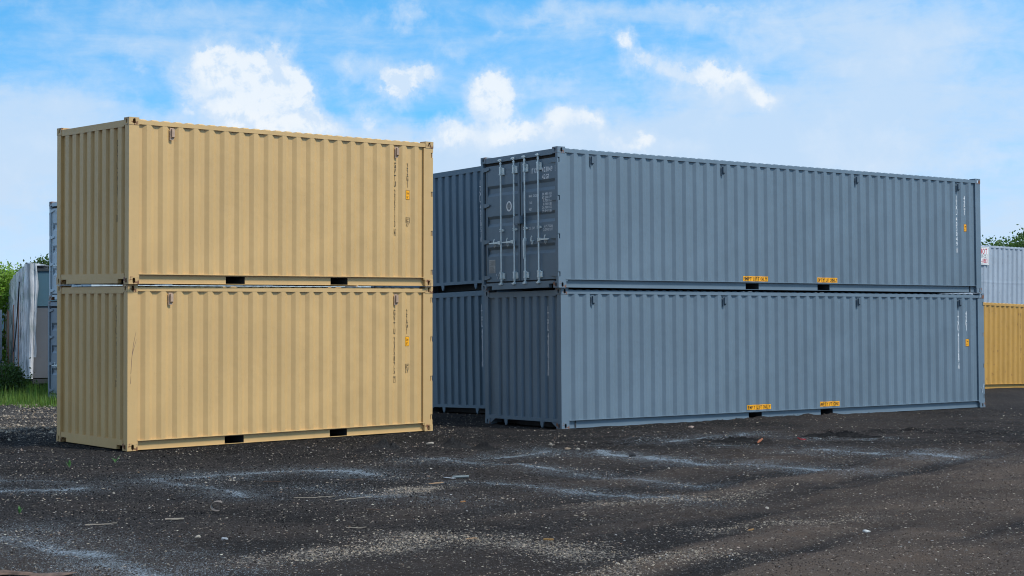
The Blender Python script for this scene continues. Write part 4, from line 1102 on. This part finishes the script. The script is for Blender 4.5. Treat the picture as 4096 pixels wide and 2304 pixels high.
# shrub against the wrapped trailer
sh = empty('shrub', (-13.85, 44.6, -.12)); tag(sh, 'dark green leafy shrub at the foot of the plastic-wrapped trailer', 'shrub')
mb = MB()
for i in range(40):
    a = random.uniform(0, 6.283); l = random.uniform(.2, .5); mb.tube([(0, 0, 0), (math.cos(a)*l*.5, math.sin(a)*l*.5, l*.7), (math.cos(a)*l, math.sin(a)*l, random.uniform(.4, .95))], [.012, .008, .003], 4)
mb.build('stem', M_bark, sh)
n = 7000; C = rng.normal(size=(n, 3))*np.array([.20, .20, .20])+np.array([0, 0, .38]); C += .12*np.sin(C[:, [1, 2, 0]]*13); C[:, 2] = np.abs(C[:, 2]); leaves('foliage', C, .018+.035*rng.random(n), leafmat('shrub_leaves', (.045, .09, .022)), sh)
# grass and weeds: uncountable
def grass(n):
    x = -17+rng.random(n)*11.0; y = 34+rng.random(n)*26
    e = 37.6+(x+11)*-.35+1.6*(fbm(x, y, .8, 61, 3)-.5)*2; k = (y > e) & (rng.random(n) < .35+.65*fbm(x, y, .6, 63, 3)); x, y = x[k], y[k]
    ok = (rect_out(P_WL, 6.058, x, y)[0] > .03); x, y = x[ok], y[ok]; n = len(x)
    z = height(x, y)-.02; hh = (.08+.42*rng.random(n)**2)*(.15+1.5*fbm(x, y, 1.3, 67, 3)**1.3)*np.clip((y-e[k][ok])*.6+.25, .25, 1.1); a = rng.random(n)*6.283; w_ = .005+.008*rng.random(n)
    lean = hh*.45*rng.random(n)
    dx, dy = np.cos(a), np.sin(a); P = np.stack([np.stack([x-dy*w_, y+dx*w_, z], -1), np.stack([x+dy*w_, y-dx*w_, z], -1), np.stack([x+dx*lean, y+dy*lean, z+hh], -1)], 1).reshape(-1, 3)
    me = bpy.data.meshes.new('grass'); me.vertices.add(3*n); me.vertices.foreach_set('co', P.ravel()); me.loops.add(3*n); me.loops.foreach_set('vertex_index', np.arange(3*n, dtype=np.int32))
    me.polygons.add(n); me.polygons.foreach_set('loop_start', np.arange(0, 3*n, 3, dtype=np.int32)); me.update(calc_edges=True)
    kk = np.repeat(.6+.8*rng.random(n), 3); at = me.attributes.new('tint', 'FLOAT_COLOR', 'POINT'); at.data.foreach_set('color', np.stack([kk*(.9+.4*np.repeat(rng.random(n), 3)), kk, kk, kk*0+1], -1).ravel().astype(np.float32))
    me.materials.append(L_weed); o = bpy.data.objects.new('grass', me); COL.objects.link(o); tag(o, 'tall green grass and weeds behind the gravel at left', 'grass', None, 'stuff')
grass(130000)
def weed(x, y, h, n, label):
    root = empty('weed', (x, y, gz(x, y))); tag(root, label, 'weed')
    mb = MB()
    for i in range(n):
        a = random.uniform(0, 6.283); l = h*random.uniform(.5, 1); w_ = h*.10
        dx, dy = math.cos(a), math.sin(a); k = random.uniform(.2, .8)
        mb.add([(0, 0, 0), (dx*l*k*.5-dy*w_, dy*l*k*.5+dx*w_, l*.6), (dx*l*k, dy*l*k, l), (dx*l*k*.5+dy*w_, dy*l*k*.5-dx*w_, l*.55)], [(0, 1, 2, 3)])
    mb.build('leaf_tuft', plain('weed_green', (.055, .16, .035), .6), root)
weed(-5.26, 17.36, .09, 9, 'small bright green weed in the left foreground')
weed(-6.21, 22.79, .13, 6, 'thin grass tuft left of the tan stack front corner')
weed(-5.74, 23.50, .12, 4, 'single thin grass sprout in front of the tan stack corner')

# ------------------------------------------------------------------ trailers at far left
M_lowgrey = paint('trailer_grey', (.105, .115, .13), dirt=.8); M_teal = paint('trailer_teal', (.055, .12, .16), dirt=.8)
M_wrap, wnt, wb = principled('plastic_wrap', (.58, .61, .64), .12)
w1 = nz(wnt, 1.0, 6, .65, (5, 5, .35)); w2 = nz(wnt, 1.3, 3, .5)
wc = mixc(wnt, ramp(wnt, w1, .35, .65), (.22, .24, .26), (.70, .72, .75)); wc = mixc(wnt, ramp(wnt, w2, .5, .68, 0, .55), wc, (.13, .19, .16)); wnt.links.new(wc, wb.inputs['Base Color'])
bpn = wnt.nodes.new('ShaderNodeBump'); bpn.inputs['Strength'].default_value = .9; bpn.inputs['Distance'].default_value = .12; wnt.links.new(w1, bpn.inputs['Height']); wnt.links.new(bpn.outputs[0], wb.inputs['Normal'])
M_batt = plain('batten_wood', (.42, .19, .12), .8)
A = Vector((-13.97, 47.0, 0)); B = Vector((-18.0, 58.0, 0)); dl = (B-A); LL = dl.length; du = dl/LL; dn = Vector((du.y, -du.x, 0)) * 1.0   # along the side, and across the end wall to the right
if dn.x < 0: dn = -dn
tr = empty('wrapped_trailer', (A.x, A.y, 0)); tag(tr, 'office trailer half wrapped in loose white plastic, behind the tan stack', 'trailer')
def TP(s, a, z): return (du.x*s+dn.x*a, du.y*s+dn.y*a, z)
prof_top = [(0, 3.47), (.6, 3.50), (2.2, 3.46), (3.9, 3.42), (5.6, 3.36), (7.6, 3.22), (9.4, 3.08), (10.7, 3.0), (LL, 2.92)]
pt = interp(prof_top)
bd = MB(lambda p: TP(*p)); N = 12
for i in range(N):
    s0, s1 = LL*i/N, LL*(i+1)/N; z0, z1 = pt(s0), pt(s1)
    vs = [(s0, .05, .3), (s1, .05, .3), (s1, 3.6, .3), (s0, 3.6, .3), (s0, .05, z0-.04), (s1, .05, z1-.04), (s1, 3.6, z1-.12), (s0, 3.6, z0-.12)]
    bd.add(vs, [(0, 3, 2, 1), (4, 5, 6, 7), (0, 1, 5, 4), (2, 3, 7, 6)] + ([(3, 0, 4, 7)] if i == 0 else []) + ([(1, 2, 6, 5)] if i == N-1 else []))
body = bd.build('body', M_lowgrey, tr)
k = MB(lambda p: TP(*p)); k.box(-.03, -.004, .02, 3.6, 2.38, 3.40); k.build('upper_cladding', M_teal, tr)
k = MB(lambda p: TP(*p)); k.box(-.07, .0, .0, 3.62, 3.40, 3.47); k.box(-.06, -.03, .7, 3.4, 3.24, 3.30); k.build('roof_edge', plain('dark_edge', (.03, .04, .045), .6), tr)
k = MB(lambda p: TP(*p)); k.box(-.02, .3, .1, 3.5, .14, .27); k.box(.3, LL-.3, .3, .42, .05, .27); k.build('chassis', M_steel, tr)
# wrap sheet: over the side, round the corner, hanging down the end wall
ws = MB(lambda p: TP(*p)); NS, NZ = 90, 30; vs = []; fs = []; rw = random.Random(4)
path = [(LL*(1-i/NS), -.05) for i in range(NS+1)] + [(-.06, -.02+.028*j) for j in range(0, 11)]
ph = [rw.uniform(0, 6.28) for _ in range(8)]
for i, (s, a) in enumerate(path):
    onend = s < 0
    top = pt(max(s, 0))+.06+(.10*math.exp(-((a-.1)/.25)**2) if onend else .10*math.exp(-(s/.5)**2)) + .02*math.sin(i*1.7)
    bot = .28 + (.0 if not onend or a < .15 else .62)
    for j in range(NZ+1):
        t = j/NZ; z = bot+(top-bot)*t
        f = .035*math.sin(i*.9+ph[0]+t*1.5)+.022*math.sin(i*2.1+ph[1]-t*2)+.012*math.sin(i*4.7+t*13)+.010*math.sin(t*31+i*.7)
        if onend:
            aa = a*.8*(1.0+.22*math.exp(-((t-.74)/.12)**2)-.10*(t < .5))+.007*math.sin(t*17+i*.5); vs.append((s-.03+f*.5, aa, z))
        else: vs.append((s, a-.03+f, z))
for i in range(len(path)-1):
    for j in range(NZ): fs.append((i*(NZ+1)+j, (i+1)*(NZ+1)+j, (i+1)*(NZ+1)+j+1, i*(NZ+1)+j+1))
ws.add(vs, fs)
# sheet folded over the roof edge
vs = []; fs = []
for i, (s, a) in enumerate(path[:NS+1]):
    for j in range(4): vs.append((s, -.08+(.22 if i < NS-3 else .09)*j, pt(max(s, 0))+.07+.10*math.exp(-(s/.5)**2)+.03*math.sin(i*1.3+j)-.05*(j == 3)))
for i in range(NS):
    for j in range(3): fs.append((i*4+j, i*4+j+1, i*4+5+j, i*4+4+j))
ws.add(vs, fs); wo = ws.build('plastic_sheet', M_wrap, tr, smooth=True)
for s, z0, z1 in ((2.4, .4, 2.72), (5.2, .42, 2.45), (8.1, .45, 2.25), (9.0, .5, 2.3), (10.9, .5, 2.1)):
    k = MB(lambda p: TP(*p)); k.box(s, s+.14, -.17, -.145, z0, z1); k.build('batten', M_batt, tr)
k = MB(lambda p: TP(*p)); k.tube([(1.0, -.22, 3.1), (1.2, -.24, 2.6), (1.6, -.25, 2.0), (2.5, -.24, 1.5), (3.6, -.24, 1.0)], .018, 5); k.build('cord', M_seal, tr)
# tail light glimpsed under the wrapped trailer
# white box trailer at the very edge, and the grey trailer behind it
bt = empty('box_trailer', (-17.2, 51.0, -.2)); tag(bt, 'white box trailer, only its edge showing at the left border', 'trailer')
MB().box(-6, .40, 0, 2.5, .85, 2.50).build('box', plain('white_gelcoat', (.72, .74, .77), .35, 0, .05), bt)
MB().box(-6, .42, -.02, 2.4, .76, .84).build('bottom_rail', plain('blue_rail', (.10, .2, .32), .5), bt)
MB().box(-6, .3, .2, 2.3, .45, .75).build('chassis', M_steel, bt)
MB().box(.30, .52, -.05, .02, .60, .70).build('tail_light', plain('red_lens', (.7, .03, .03), .3), bt)
for yy in (.3, 1.9):
    k = MB(); k.tube([(-.6, yy, .42), (-.6, yy+.25, .42)], .42, 18); k.build('wheel', M_seal, bt)
gt = empty('office_trailer', (-20.6, 64.0, -.3)); tag(gt, 'grey office trailer with a teal band, behind the wrapped one', 'trailer')
MB().box(-5, 3.2, 0, 3, .45, 2.75).build('body', M_lowgrey, gt); MB().box(-5, 3.21, -.02, -.003, 1.75, 2.55).build('teal_band', M_teal, gt)
MB().box(-5.1, 3.3, -.08, 3.1, 2.75, 2.82).build('roof', M_lgr, gt); MB().box(1.1, 1.5, -.05, -.003, 1.0, 1.55).build('meter_box', M_seal, gt)
MB().box(-5, 3.1, .2, 2.9, .1, .45).build('chassis', M_steel, gt)

# bird
bd_ = empty('bird', (-2.62, 52.0, 7.21)); tag(bd_, 'tiny dark bird flying in the sky above the gap between stacks', 'bird')
k = MB(); k.tube([(-.07, 0, 0), (-.03, 0, .004), (.03, 0, 0), (.06, 0, .008), (.075, 0, .008)], [.003, .014, .016, .009, .002], 7)
k.add([(-.02, 0, .01), (.03, 0, .01), (.01, -.10, .05), (-.03, -.15, .03)], [(0, 1, 2, 3)]); k.add([(-.02, 0, .01), (.03, 0, .01), (.01, .10, .05), (-.03, .15, .03)], [(0, 1, 2, 3)])
k.add([(-.06, -.004, 0), (-.06, .004, 0), (-.11, .02, 0), (-.11, -.02, 0)], [(0, 1, 2, 3)])
k.build('body', plain('dark_feathers', (.03, .03, .035), .7), bd_)
